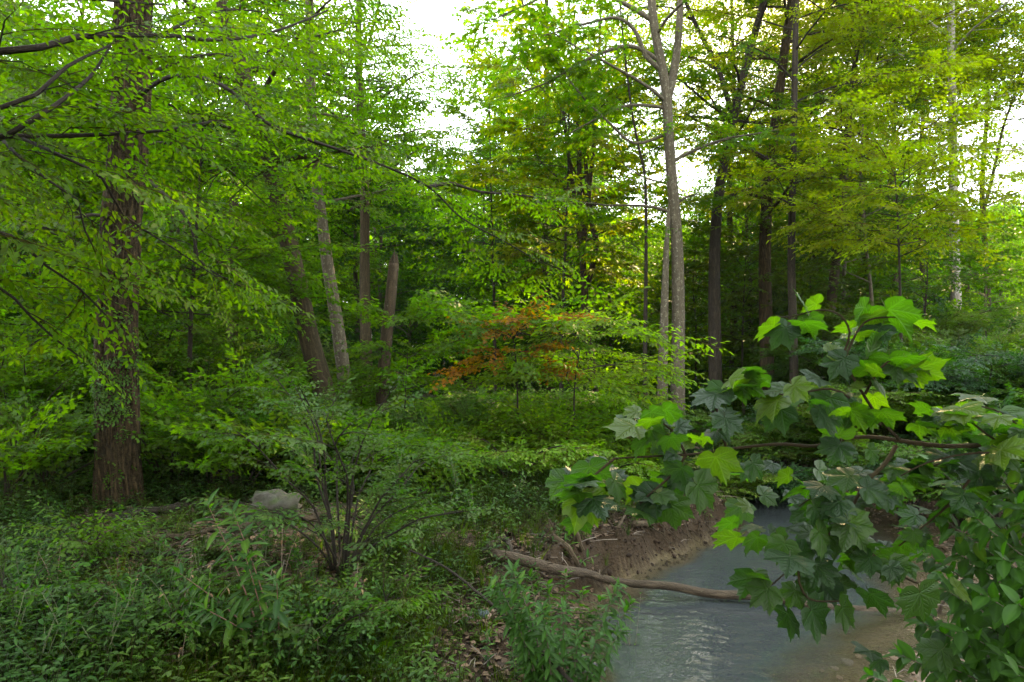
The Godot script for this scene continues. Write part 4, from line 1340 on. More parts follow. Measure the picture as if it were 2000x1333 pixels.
func sycamore() -> void:
	var maps := vein_maps()
	var mat := leaf_mat(0.38, 0.5, Color(1.05, 1.2, 0.3))
	mat.albedo_texture = maps[0]
	mat.heightmap_enabled = true
	mat.heightmap_texture = maps[1]
	mat.heightmap_scale = 0.5
	var tones := [Color(0.037, 0.088, 0.026), Color(0.056, 0.122, 0.022), Color(0.115, 0.195, 0.014)]
	var leaves := []
	for i in 9:
		leaves.append(sycamore_leaf(700 + i, tones[i % 3], 0.145, mat))
	rng.seed = 720
	var base := at(2230, 960, 2.5)
	var root := thing("sycamore_bough", "large-leaved sycamore bough reaching in from the right over the creek", "tree branch", base)
	var D := 2.35
	var wood: Material = M.grey_bark
	var paths := [
		[[[2230, 960, 2.5], [2060, 890, 2.45], [1930, 872, 2.4], [1850, 872, D], [1790, 866, D], [1700, 854, D], [1640, 860, D], [1590, 872, 2.33], [1520, 868, 2.3], [1420, 878, 2.28], [1350, 888, 2.22], [1270, 892, 2.2], [1200, 896, 2.18]], 0.012],
		[[[1760, 862, D], [1720, 820, 2.3], [1680, 760, 2.28], [1650, 700, 2.3], [1660, 650, 2.3], [1640, 615, 2.3], [1600, 606, 2.3], [1550, 618, 2.32], [1515, 620, 2.32]], 0.006],
		[[[1690, 770, 2.28], [1720, 720, 2.25], [1762, 695, 2.25], [1790, 720, 2.25]], 0.005],
		[[[1650, 700, 2.3], [1680, 640, 2.35], [1710, 622, 2.35], [1760, 620, 2.35]], 0.005],
		[[[1720, 830, 2.3], [1640, 765, 2.2], [1580, 765, 2.2], [1545, 772, 2.2], [1522, 770, 2.2]], 0.006],
		[[[1750, 872, D], [1730, 905, 2.3], [1690, 945, 2.25], [1665, 990, 2.2], [1640, 1025, 2.2], [1590, 1070, 2.15], [1540, 1115, 2.15], [1500, 1150, 2.15]], 0.008],
		[[[1930, 880, 2.4], [1850, 905, 2.35], [1720, 925, 2.3], [1650, 940, 2.3], [1610, 958, 2.3], [1560, 990, 2.3]], 0.008],
		[[[1340, 890, 2.22], [1310, 930, 2.2], [1270, 965, 2.15], [1250, 985, 2.15]], 0.005],
		[[[1200, 896, 2.18], [1160, 930, 2.15], [1140, 950, 2.12], [1130, 985, 2.1]], 0.0045],
		[[[1340, 890, 2.22], [1320, 850, 2.2], [1290, 825, 2.2], [1250, 815, 2.2]], 0.0045],
		[[[1420, 878, 2.28], [1400, 800, 2.2], [1420, 760, 2.2], [1480, 735, 2.2]], 0.005],
		[[[1640, 1025, 2.2], [1700, 1080, 2.15], [1770, 1130, 2.1], [1795, 1140, 2.08]], 0.006],
		[[[1590, 1070, 2.15], [1560, 1120, 2.1], [1580, 1170, 2.1], [1640, 1175, 2.1]], 0.005],
		[[[2000, 900, 2.4], [1930, 850, 2.3], [1880, 815, 2.3], [1830, 810, 2.3]], 0.006],
		[[[2060, 890, 2.45], [2010, 850, 2.3], [1975, 820, 2.25], [1940, 800, 2.25], [1890, 790, 2.3]], 0.005],
		[[[2100, 910, 2.45], [2000, 890, 2.25], [1930, 885, 2.2], [1870, 890, 2.2], [1810, 905, 2.2], [1760, 930, 2.2]], 0.006],
		[[[1930, 880, 2.4], [1900, 930, 2.3], [1850, 990, 2.3], [1790, 1040, 2.3], [1740, 1080, 2.3]], 0.006],
	]
	for q in paths:
		var pts := []
		for v in q[0]:
			pts.append(at(v[0], v[1], v[2]) - base)
		var s := smooth(pts, 0.03)
		var g := Geo.new()
		g.tube(s, taper(s.size(), q[1], maxf(0.0022, q[1] * 0.22)), 8, Color(0.9, 0.82, 0.6), 0.12, bumps, 1.0, 0.4)
		part("branch", g.mesh(wood), root)
	# leaves that can be told apart in the photograph: joint, tip, depth, tone, how far the upper face turns to the viewer (-1 from below)
	var list := [[1135, 968, 1185, 1045, 2.1, 2, 0.9], [1310, 985, 1322, 1046, 2.1, 1, 0.9], [1100, 938, 1062, 985, 2.15, 0, 0.8], [1152, 912, 1168, 970, 2.2, 0, 0.9], [1283, 966, 1236, 1004, 2.15, 0, 0.7], [1250, 948, 1218, 975, 2.2, 2, -0.5], [1270, 838, 1290, 880, 2.2, 1, -0.6], [1240, 832, 1206, 852, 2.2, 2, 0.3], [1300, 800, 1345, 835, 2.2, 1, -0.4], [1260, 860, 1225, 900, 2.2, 1, -0.5], [1330, 920, 1300, 960, 2.2, 0, 0.5], [1200, 940, 1240, 985, 2.15, 1, 0.4],
		[1585, 1193, 1636, 1250, 2.1, 0, 0.9], [1538, 1200, 1557, 1262, 2.15, 0, -0.3], [1645, 1188, 1682, 1234, 2.1, 1, 0.7], [1797, 1158, 1822, 1234, 2.0, 1, 1.0], [1660, 1020, 1692, 1070, 2.1, 1, 0.8], [1532, 1062, 1515, 1112, 2.1, 1, 0.9], [1622, 778, 1594, 838, 2.2, 0, 0.9], [1520, 782, 1456, 818, 2.2, 2, 0.2], [1528, 800, 1486, 842, 2.2, 0, 0.4], [1600, 800, 1668, 836, 2.2, 0, 0.7],
		[1790, 722, 1860, 740, 2.25, 2, -0.7], [1710, 745, 1748, 775, 2.25, 1, 0.3], [1570, 596, 1563, 578, 2.3, 1, -0.5], [1582, 622, 1598, 668, 2.3, 1, -0.7], [1512, 636, 1466, 662, 2.3, 2, -0.4], [1535, 640, 1500, 680, 2.3, 0, 0.5], [1735, 605, 1800, 660, 2.35, 1, -0.6], [1790, 630, 1838, 634, 2.35, 2, 0.1], [1690, 600, 1650, 640, 2.35, 1, -0.5], [1720, 640, 1690, 670, 2.35, 0, 0.6], [1700, 690, 1716, 640, 2.3, 1, -0.6], [1650, 700, 1606, 745, 2.28, 0, 0.5], [1690, 720, 1640, 700, 2.28, 1, -0.4], [1740, 700, 1760, 745, 2.25, 1, -0.5], [1600, 740, 1570, 735, 2.25, 0, 0.7],
		[1445, 745, 1500, 770, 2.2, 1, -0.6], [1480, 735, 1440, 760, 2.2, 1, -0.5], [1400, 770, 1345, 785, 2.2, 0, 0.4], [1410, 760, 1380, 800, 2.2, 0, 0.6], [1398, 893, 1427, 958, 2.2, 2, -0.8], [1362, 948, 1415, 1000, 2.15, 1, 0.5], [1470, 905, 1500, 945, 2.2, 0, 0.8], [1540, 930, 1500, 940, 2.2, 2, -0.6], [1462, 990, 1437, 980, 2.25, 2, 0.5], [1560, 960, 1510, 970, 2.2, 1, -0.4], [1640, 850, 1620, 800, 2.3, 1, -0.6], [1660, 800, 1700, 850, 2.25, 1, -0.5], [1640, 870, 1620, 905, 2.25, 0, 0.8], [1700, 880, 1725, 905, 2.25, 0, 0.7], [1730, 960, 1690, 975, 2.2, 0, 0.9], [1660, 930, 1600, 950, 2.2, 1, 0.4],
		[1795, 830, 1845, 850, 2.3, 1, -0.6], [1815, 805, 1790, 790, 2.3, 1, -0.5], [1870, 800, 1910, 830, 2.3, 2, -0.6], [1850, 830, 1880, 860, 2.3, 1, -0.5], [1895, 815, 1950, 800, 2.3, 2, 0.2], [1960, 830, 2000, 860, 2.3, 2, -0.5], [1440, 1050, 1400, 1060, 2.2, 2, -0.5], [1480, 1050, 1450, 1080, 2.15, 1, -0.5], [1470, 1130, 1440, 1165, 2.15, 0, -0.4], [1500, 1150, 1455, 1190, 2.1, 1, 0.8], [1560, 1080, 1600, 1110, 2.1, 0, 0.6], [1600, 1040, 1640, 1095, 2.1, 1, 0.6], [1590, 990, 1620, 1030, 2.15, 0, 0.7], [1640, 980, 1600, 1010, 2.15, 0, 0.4], [1700, 1090, 1660, 1120, 2.1, 0, 0.5], [1740, 1100, 1760, 1140, 2.1, 1, 0.5], [1870, 1150, 1915, 1170, 2.1, 2, 0.4], [1700, 1160, 1740, 1200, 2.1, 0, -0.4], [1840, 1270, 1800, 1300, 2.3, 1, 0.7], [1700, 1275, 1670, 1265, 2.4, 0, 0.3], [1720, 1290, 1690, 1310, 2.4, 0, 0.8]]
	for p in paths.slice(1):                              # the crowd between them
		for k in 15:
			var f := 0.12 + 0.88 * k / 14.0
			var t: float = f * (p[0].size() - 1)
			var a: Array = p[0][int(t)]
			var b: Array = p[0][mini(int(t) + 1, p[0].size() - 1)]
			var x := lerpf(a[0], b[0], fposmod(t, 1.0)) + rr(-28, 28)
			var y := lerpf(a[1], b[1], fposmod(t, 1.0)) + rr(-18, 26)
			if y < 800 and rng.randf() < 0.45 or y > 1130: continue
			var ang := rr(-0.6, 3.7)
			list.append([x, y, x + cos(ang) * rr(15, 55), y + sin(ang) * rr(12, 45), lerpf(a[2], b[2], fposmod(t, 1.0)) + rr(-0.12, 0.2), rng.randi() % 2 if y > 900 else rng.randi() % 3, rr(-0.7, 0.9)])
	for k in 44:
		var x := rr(1430, 1800)
		var y := rr(900, 1160)
		var ang := rr(-0.4, 3.5)
		list.append([x, y, x + cos(ang) * rr(15, 55), y + sin(ang) * rr(15, 50), rr(2.2, 2.9), rng.randi() % 2, rr(-0.6, 0.9)])
	for q in list:
		var d: float = q[4]
		var a := at(q[0], q[1], d)
		var flat := at(q[2], q[3], d) - a
		var size := clampf(maxf(flat.length() * 0.86, rr(0.045, 0.105)), 0.045, 0.135)
		var depth := sqrt(maxf(0.0, size * size - flat.length_squared()))
		var to_eye := (EYE - a).normalized()
		var dir := (flat + to_eye * depth * (0.7 if q[6] > 0.0 else -0.7)).normalized()
		var up: Vector3 = (Vector3.UP * 0.75 + to_eye * q[6] + Vector3(rr(-0.3, 0.3), 0, rr(-0.2, 0.2))).normalized()
		up = (up - dir * up.dot(dir)).normalized()
		part("leaf", leaves[q[5] + 3 * (rng.randi() % 3)], root, aim(dir, up, size / 0.145, a - base))


# Stems with single leaves, each a part. ends: where each stem's tip goes (local).
func leafy_stems(root: Node3D, ends: Array, leaves: Array, gap: float, size: float, o := {}) -> void:
	var made := 0
	var more := []
	var tints := []
	for e in ends:
		var tip: Vector3 = e
		var start: Vector3 = o.get("start", Vector3.ZERO) + Vector3(rr(-0.04, 0.04), -0.03, rr(-0.04, 0.04))
		var mid := start.lerp(tip, 0.5) + Vector3(0, o.get("arch", 0.12) * start.distance_to(tip), 0)
		var s := smooth([start, mid, tip], 0.04)
		var g := Geo.new()
		g.tube(s, taper(s.size(), o.get("r", 0.006), 0.0014), 6, o.get("stem", Color(0.07, 0.06, 0.03)))
		part("stem", g.mesh(M.twig), root)
		var total := 0.0
		for i in range(1, s.size()): total += s[i].distance_to(s[i - 1])
		var q: float = total * o.get("bare", 0.35)
		var most: int = o.get("most", 300)
		var turn := rr(0, TAU)
		while q < total + gap * 0.9:
			var f := minf(q / total, 1.0) * (s.size() - 1)
			var i := mini(int(f), s.size() - 2)
			var where := s[i].lerp(s[i + 1], f - i)
			var d := (s[i + 1] - s[i]).normalized()
			var u := d.cross(Vector3(0.31, 0.2, 0.9)).normalized()
			for two in o.get("pair", 1):
				turn += 2.4 if two == 0 else PI
				var out := (u * cos(turn) + d.cross(u) * sin(turn)).normalized()
				var near_tip := clampf((q / total - 0.8) * 5.0, 0.0, 1.0)
				var ld := (out + d * lerpf(0.5, 1.1, near_tip) - Vector3.UP * rr(0.0, o.get("hang", 0.5))).normalized()
				var up := (Vector3.UP + d * 0.5 + Vector3(rr(-0.4, 0.4), 0, rr(-0.4, 0.4))).normalized()
				up = (up - ld * up.dot(ld)).normalized()
				var place := aim(ld, up, size * rr(0.65, 1.15) * lerpf(1.0, 0.75, near_tip), where)
				var pick := rng.randi() % leaves.size()
				if made < most and rng.randf() < o.get("share", 1.0):
					part("leaf", leaves[pick], root, place)
					made += 1
				else:
					more.append(place)
					tints.append(Color(1, 1, 1) * rr(0.75, 1.4))
			q += gap * rr(0.75, 1.25)
	if more.size():                                   # past three hundred leaves the rest is one part
		many("foliage", leaves[0], more, tints, root)


func blade(L: float, w: float, tone: Color, fold: float, bend: float, mat: Material) -> ArrayMesh:
	var g := Geo.new()
	g.tube(PackedVector3Array([Vector3(-0.1 * L, 0, 0), Vector3(0.02 * L, 0, 0)]), PackedFloat32Array([0.0012, 0.001]), 4, tone * 1.2, 0.0, null, 1.0, 1.0, false)
	# seven ribs across, so that the margin is round and the blade curves
	var k := 8
	for i in k + 1:
		var t := float(i) / k
		var hw := w * L * pow(sin(PI * pow(t, 0.85)), 0.85) if i > 0 and i < k else 0.0
		var y := -bend * L * t * t
		for s in [-1.0, -0.5, 0.0, 0.5, 1.0]:
			g.vert(Vector3(L * t, y + fold * absf(s) * hw + 0.006 * L * sin(t * 26.0) * absf(s), hw * s), Vector3.UP, tone * (1.35 if s == 0.0 else 1.0))
	var f := g.p.size() - (k + 1) * 5
	for i in k:
		for j in 4:
			var a := f + i * 5 + j
			g.tri(a, a + 5, a + 6)
			g.tri(a, a + 6, a + 1)
	g.normals()
	for i in range(f, g.p.size()):
		if g.n[i].y < 0.1: g.n[i] = Vector3.UP
	return g.mesh(mat)


func right_bush() -> void:
	rng.seed = 800
	var leaves := []
	for q in [[0.30, Color(0.030, 0.075, 0.010), 0.2, 0.2], [0.22, Color(0.040, 0.092, 0.010), 0.3, 0.35], [0.26, Color(0.023, 0.060, 0.010), 0.25, 0.1], [0.24, Color(0.075, 0.145, 0.010), 0.2, 0.3], [0.28, Color(0.034, 0.080, 0.013), 0.15, 0.45]]:
		leaves.append(blade(0.10, q[0] * 0.85, q[1], q[2], q[3], M.leaf_glossy))
	var foot := Vector3(2.75, ground_y(2.75, -2.7), -2.7)
	var root := thing("glossy_bush", "glossy oval-leaved bush filling the lower right corner", "bush", foot)
	var ends := []
	for q in [[2000, 815, 2.4], [1950, 830, 2.5], [1900, 850, 2.5], [1820, 900, 2.6], [1990, 868, 2.5], [1935, 905, 2.4], [1870, 940, 2.5], [1840, 1010, 2.3], [1905, 1010, 2.2], [1985, 985, 2.2], [1800, 1075, 2.5], [1880, 1085, 2.3], [1960, 1090, 2.1], [1845, 1150, 2.3], [1930, 1165, 2.1], [1990, 1180, 2.0], [1800, 1215, 2.5], [1880, 1235, 2.2], [1760, 1280, 2.7], [1850, 1300, 2.4], [1950, 1280, 2.1], [1990, 1320, 2.0], [1700, 1320, 2.9], [2040, 900, 2.3], [2050, 1050, 2.1], [1960, 940, 2.6], [1900, 1050, 2.6], [1830, 1120, 2.7], [1950, 1130, 2.5], [1870, 1190, 2.6], [1940, 1230, 2.5], [1810, 1260, 2.7], [1900, 1290, 2.6], [1980, 1060, 2.6], [1770, 1170, 2.9], [1860, 880, 2.7]]:
		ends.append(at(q[0], q[1], q[2]) - foot)
	leafy_stems(root, ends, leaves, 0.019, 1.0, {"share": 0.42, "r": 0.009, "bare": 0.38, "arch": 0.16, "hang": 0.9, "stem": Color(0.06, 0.05, 0.03)})


# ---- logs, sticks and roots ------------------------------------------------------------------------------------------

func wood(called: String, label: String, category: String, pts: Array, r0: float, r1: float, mat: Material, o := {}) -> Node3D:
	var where := []
	for q in pts:
		if q is Vector3:
			where.append(q)
		elif q.size() == 3:
			where.append(at(q[0], q[1], q[2]))
		else:
			where.append(hit(q[0], q[1]) + Vector3(0, r0 * o.get("lift", 0.7), 0))
	var base: Vector3 = where[0]
	for i in where.size():
		where[i] -= base
	var s := smooth(where, maxf(0.03, r0 * 0.8))
	for i in s.size():
		s[i] += Vector3(bumps.get_noise_2d(i * 3.0, base.x * 90.0), bumps.get_noise_2d(i * 3.0, base.z * 90.0 + 50.0), 0.0) * r0 * o.get("wander", 0.6)
	var g := Geo.new()
	g.tube(s, taper(s.size(), r0, r1), 14 if r0 > 0.03 else 8, Color(1, 1, 1), o.get("rough", 0.16), bumps, maxf(1.0, roundf(r0 * 14.0)), 0.8)
	g.normals_seam()
	return single(called, g.mesh(mat), label, category, base, o.get("group", ""))


func dead_wood() -> void:
	rng.seed = 900
	# the log across the creek, with stubs and a moss patch of its own bark
	var a := hit(992, 1098) + Vector3(0, 0.05, 0)
	var root := thing("fallen_log", "long fallen log lying across the creek under the sycamore leaves", "log", a)
	var g := Geo.new()
	var pts := smooth([Vector3(-0.15, 0.04, 0.05), at(1060, 1108, pixel(a).z - 0.05) - a, at(1180, 1128, 7.1) - a, at(1300, 1146, 7.0) - a, at(1400, 1164, 6.95) - a, at(1550, 1178, 6.85) - a, at(1750, 1192, 6.75) - a, at(1960, 1206, 6.6) - a, at(2080, 1206, 6.5) - a], 0.07)
	for i in pts.size():
		pts[i] += Vector3(0, 0.025 * sin(i * 0.17) + 0.012 * sin(i * 0.43), 0.05 * sin(i * 0.11 + 1.0))
	g.tube(pts, taper(pts.size(), 0.050, 0.036), 18, Color(1, 1, 1), 0.2, bumps, 1.0, 0.7)
	g.normals_seam()
	part("log_trunk", g.mesh(M.log_bark), root)
	for q in [[22, 0.16, 0.5], [48, 0.12, -0.4], [70, 0.2, 0.3]]:
		var h := Geo.new()
		var b := pts[q[0]]
		h.tube(PackedVector3Array([b, b + Vector3(q[2] * 0.1, q[1] * 0.6, 0.02), b + Vector3(q[2] * 0.25, q[1], 0.05)]), PackedFloat32Array([0.022, 0.014, 0.008]), 7, Color(1, 1, 1), 0.1, bumps)
		part("stub", h.mesh(M.log_bark), root)
	wood("driftwood", "pale twisted driftwood log in front of the white boulder", "log", [[462, 1046], [520, 1030], [585, 1022], [640, 1014], [690, 1012]], 0.055, 0.03, M.dead_wood, {"wander": 1.2, "rough": 0.3})
	wood("driftwood", "slim bleached branch on the ground right of the white boulder", "branch", [[690, 1018], [745, 1008], [790, 998], [832, 992]], 0.035, 0.014, M.dead_wood, {"wander": 1.0})
	wood("fallen_branch", "mossy fallen log at the foot of the thick brown trunk", "log", [[212, 1028], [260, 1016], [320, 1004], [392, 986]], 0.06, 0.035, M.dark_bark, {"wander": 0.8})
	wood("fallen_branch", "long straight fallen branch left of the white boulder", "branch", [[222, 1078], [290, 1062], [352, 1054], [416, 1040]], 0.035, 0.02, M.dead_wood)
	wood("fallen_branch", "brown fallen branch lying just below the long straight one", "branch", [[198, 1094], [270, 1092], [330, 1094], [384, 1088]], 0.03, 0.02, M.dark_bark)
	wood("fallen_branch", "curved grey branch rising from the litter right of the thick trunk", "branch", [[352, 974], [362, 990], [378, 1008], [392, 1016]], 0.03, 0.018, M.dead_wood, {"lift": 1.5})
	wood("fallen_branch", "thin branch across the low plants at left", "branch", [[212, 1194], [280, 1182], [340, 1174], [400, 1160]], 0.017, 0.009, M.dead_wood)
	wood("fallen_branch", "short reddish piece of rotten wood among the low plants", "wood", [[252, 1248], [276, 1240], [298, 1232]], 0.03, 0.022, M.dead_wood, {"rough": 0.4})
	wood("fallen_branch", "pale bare stick leaning up in the lower left", "stick", [[96, 1326], hit(150, 1262) + Vector3(0, 0.08, 0), hit(200, 1222) + Vector3(0, 0.16, 0)], 0.008, 0.004, M.pale_bark)
	wood("fallen_branch", "dark branch on the ground at the left edge", "branch", [[0, 1098], [50, 1090], [100, 1084]], 0.03, 0.02, M.dark_bark)
	wood("fallen_branch", "pair of short grey logs lying down the bank beside the fallen log, left one", "log", [hit(1082, 1062) + Vector3(0, 0.06, 0), hit(1110, 1088) + Vector3(0, 0.05, 0), hit(1128, 1112) + Vector3(0, 0.03, 0)], 0.045, 0.038, M.dead_wood)
	wood("fallen_branch", "pair of short grey logs lying down the bank beside the fallen log, right one", "log", [hit(1100, 1058) + Vector3(0, 0.08, 0), hit(1122, 1078) + Vector3(0, 0.08, 0), hit(1138, 1104) + Vector3(0, 0.05, 0)], 0.032, 0.026, M.dead_wood)
	wood("root", "arched brown root wad above the end of the fallen log", "root", [hit(936, 1086), hit(955, 1082) + Vector3(0, 0.03, 0), hit(978, 1076) + Vector3(0, 0.10, 0), hit(996, 1088) + Vector3(0, 0.05, 0), hit(1012, 1094) + Vector3(0, 0.01, 0)], 0.035, 0.022, M.dark_bark, {"rough": 0.4, "wander": 1.5})
	wood("root", "tall hooked root sticking out of the cut bank above the water", "root", [hit(1204, 1066), hit(1212, 1050) + Vector3(0, 0.1, 0), hit(1226, 1020) + Vector3(0, 0.12, 0), hit(1245, 1010) + Vector3(0, 0.13, 0), hit(1262, 1020) + Vector3(0, 0.08, 0)], 0.018, 0.01, M.dead_wood)
	wood("root", "short reddish log stuck in the cut bank", "log", [hit(1238, 1030) + Vector3(0, 0.05, 0.05), hit(1270, 1034) + Vector3(0, 0.05, 0.05)], 0.04, 0.035, M.dead_wood)
	var names := ["first", "second", "third", "fourth", "fifth", "sixth", "seventh", "eighth", "ninth", "tenth"]
	for i in 18:
		var x := 1180.0 + i * 13.0
		wood("bank_root", "thin root hanging along the cut bank, %s from left" % ORDER[i], "root", [hit(x + rr(-6, 6), 1030 + rr(-12, 6)), hit(x + rr(0, 20), 1048) + Vector3(0, rr(0.0, 0.08), 0.06), hit(x + rr(5, 45), 1066) + Vector3(0, 0.01, 0.04)], rr(0.006, 0.013), 0.004, M.dead_wood, {"group": "thin roots along the cut bank", "wander": 2.5})
	for i in 16:
		var x := 90.0 + i * 52.0 + rr(-25, 25)
		var y := rr(1020, 1290)
		var p := hit(x, y)
		var a3 := rr(0, TAU)
		var L := rr(0.35, 0.9)
		var dir := Vector3(cos(a3), 0, sin(a3)) * L
		var q2 := p + dir
		q2.y = ground_y(q2.x, q2.z)
		wood("ground_stick", "dead grey-brown stick lying over the low plants, %s from left" % ORDER[i], "stick", [p + Vector3(0, 0.09, 0), p.lerp(q2, 0.5) + Vector3(0, rr(0.08, 0.15), 0), q2 + Vector3(0, rr(0.06, 0.2), 0)], rr(0.006, 0.014), 0.004, M.dead_wood, {"group": "sticks over the low plants", "wander": 1.6})
	for i in 12:
		var x := 1010.0 + i * 16.0 + rr(-6, 6)
		var y := 1120.0 + i * 14.0 + rr(-10, 10)
		var p := hit(x, y)
		var a2 := rr(0.2, 1.4)
		wood("bank_stick", "thin dead stick on the near bank slope, %s from the fallen log down" % ORDER[i], "stick", [p + Vector3(0, 0.02, 0), p + Vector3(cos(a2) * 0.15, 0.03, sin(a2) * 0.12), p + Vector3(cos(a2) * 0.34, rr(-0.05, 0.06), sin(a2) * 0.3)], rr(0.005, 0.011), 0.003, M.dead_wood, {"group": "sticks on the near bank slope", "wander": 2.0})
	wood("fallen_sapling", "thin dark bare sapling leaning over the bank, in front of the low bush", "sapling", [[800, 1075, 4.6], [868, 1108, 4.4], [950, 1172, 4.1], [1022, 1240, 3.8], [1085, 1300, 3.55], [1150, 1372, 3.3]], 0.006, 0.012, M.dark_bark, {"wander": 0.8})
	wood("fallen_branch", "curved stick on the bare soil of the bank", "stick", [[884, 1217], [920, 1228], [940, 1236], [975, 1240], [990, 1250], [986, 1264]], 0.010, 0.006, M.dead_wood)
	wood("broken_stump", "split piece of orange-brown wood below the many-stemmed shrub", "wood", [hit(688, 1168) + Vector3(0, 0.13, 0), hit(710, 1196) + Vector3(0, 0.10, 0), hit(734, 1226) + Vector3(0, 0.06, 0)], 0.042, 0.03, M.dead_wood, {"rough": 0.6, "wander": 1.0})
	wood("fallen_branch", "pale split stake standing in the lower bank", "wood", [hit(1030, 1296), hit(1036, 1270) + Vector3(0, 0.08, 0), hit(1044, 1240) + Vector3(0, 0.14, 0)], 0.022, 0.008, M.dead_wood, {"rough": 0.3})
	wood("fallen_branch", "bent twig lying on the bare bank near the bottom edge", "stick", [[1065, 1306], [1100, 1302], [1132, 1290], [1150, 1270]], 0.008, 0.005, M.dead_wood)
	wood("fallen_branch", "dark fallen log under the far bank shrubs", "log", [[1030, 906], [1070, 896], [1110, 888], [1150, 886]], 0.07, 0.05, M.dark_bark)
	wood("fallen_branch", "second dark log just below it on the far bank", "log", [[1020, 922], [1070, 912], [1130, 908]], 0.05, 0.03, M.dark_bark)
	wood("fallen_branch", "thin stick poking out of the water below the sycamore leaves", "stick", [hit(1386, 1062), hit(1400, 1050) + Vector3(0, 0.15, 0), hit(1420, 1036) + Vector3(0, 0.3, 0)], 0.006, 0.003, M.dead_wood)


func rock(seed_: int, size: Vector3, tone: Color, rough: float, moss := 0.0) -> ArrayMesh:
	var g := Geo.new()
	var f := FastNoiseLite.new()
	f.seed = seed_
	f.frequency = 0.9
	var rows := 14
	var cols := 20
	for i in rows + 1:
		for j in cols + 1:
			var a := PI * i / rows
			var b := TAU * (j % cols) / cols
			var o := Vector3(sin(a) * cos(b), cos(a), sin(a) * sin(b))
			var r := 1.0 + rough * f.get_noise_3dv(o * 1.3) + rough * 0.4 * f.get_noise_3dv(o * 3.5)
			var flatk := 1.0 - 0.25 * smoothstep(0.5, 0.9, o.y)
			g.vert(o * r * flatk * size, o, (tone * (0.9 + 0.3 * f.get_noise_3dv(o * 5.0))).lerp(Color(0.035, 0.055, 0.014), smoothstep(0.25, 0.6, f.get_noise_3dv(o * 2.6) + 0.35 * o.y) * moss))
	for i in rows:
		for j in cols:
			var a := i * (cols + 1) + j
			g.tri(a, a + 1, a + cols + 2)
			g.tri(a, a + cols + 2, a + cols + 1)
		g.seam[i * (cols + 1)] = i * (cols + 1) + cols
	g.normals_seam()
	return g.mesh(M.stone)


func stones() -> void:
	rng.seed = 950
	var b := hit(527, 1030)
	single("boulder", rock(1, Vector3(0.24, 0.20, 0.2), Color(0.054, 0.051, 0.040), 0.55, 0.8), "pale grey-white boulder behind the driftwood log", "boulder", b + Vector3(0, 0.17, -0.1))
	single("boulder", rock(2, Vector3(0.14, 0.11, 0.12), Color(0.06, 0.063, 0.06), 0.25, 0.5), "rounded grey rock at the water's edge under the low bush", "rock", hit(1145, 1318) + Vector3(0, 0.05, 0))
	var kinds := []
	for i in 4:
		kinds.append(rock(10 + i, Vector3(0.05, 0.034, 0.042), [Color(0.13, 0.085, 0.06), Color(0.17, 0.12, 0.09), Color(0.10, 0.085, 0.075), Color(0.14, 0.10, 0.07)][i], 0.3))
	var spots := [[905, 1212], [918, 1204], [930, 1198], [940, 1206], [926, 1216], [948, 1212], [912, 1222], [898, 1204], [888, 1212], [878, 1220], [865, 1226], [957, 1204], [935, 1224], [918, 1192], [872, 1206], [945, 1194], [1605, 1322], [1630, 1312], [1655, 1300], [1678, 1290], [1700, 1296], [1640, 1328]]
	for i in spots.size():
		var q: Array = spots[i]
		var p := hit(q[0], q[1])
		var o := single("stone", kinds[i % 4], "", "stone", p + Vector3(0, 0.008, 0), "cobbles on the bank")
		o.rotation.y = rr(0, TAU)
		o.scale = Vector3.ONE * rr(0.5, 1.15)
		later.append([o, ["dark reddish", "light brown", "grey", "brown"][i % 4] + " cobble", "on the bare bank soil" if i < 16 else "at the near right water's edge"])
	single("stone", rock(30, Vector3(0.055, 0.045, 0.05), Color(0.055, 0.07, 0.07), 0.15), "smooth dark blue-grey cobble, biggest of the cobbles on the bare bank", "stone", hit(941, 1213) + Vector3(0, 0.02, 0))
	# gravel on the right shore
	var x := []
	var c := []
	for i in 5200:
		var q := Vector3(rr(2.2, 9.0), 0, rr(-16.0, -4.2))
		var s := creek(q.x, q.z)
		if s.y < 0.0 or s.x < -0.25 or s.x > 3.6: continue
		q.y = ground_y(q.x, q.z)
		x.append(Transform3D(Basis(Vector3.UP, rr(0, TAU)).scaled(Vector3(1, rr(0.6, 1.0), rr(0.7, 1.2)) * rr(0.2, 0.75)), q))
		c.append(Color(1, 1, 1) * rr(0.7, 1.5))
	var gm := many("gravel", kinds[1], x, c, self)
	var clx := []
	var clc := []
	for i in 9000:
		var q := Vector3(rr(-0.6, 4.2), 0, rr(-12.5, -2.6))
		var s := creek(q.x, q.z)
		if s.y > 0.0 or s.x < -0.1 or s.x > 1.5: continue
		q.y = ground_y(q.x, q.z)
		clx.append(Transform3D(Basis(Vector3(rr(-1, 1), rr(-1, 1), 0.3).normalized(), rr(0, TAU)).scaled(Vector3(1, rr(0.6, 1.2), 1) * rr(0.08, 0.5) * (1.0 + rng.randf() * rng.randf())), q))
		clc.append(Color(0.26, 0.245, 0.23) * rr(0.4, 1.1))
	tag(many("soil_clods", kinds[3], clx, clc, self), "crumbled brown soil on the creek bank", "soil", "", "stuff")
	tag(gm, "brown gravel on the right shore of the creek", "gravel", "", "stuff")


# ---- clods, small plants ------------------------------------------------------------------------------------------------------

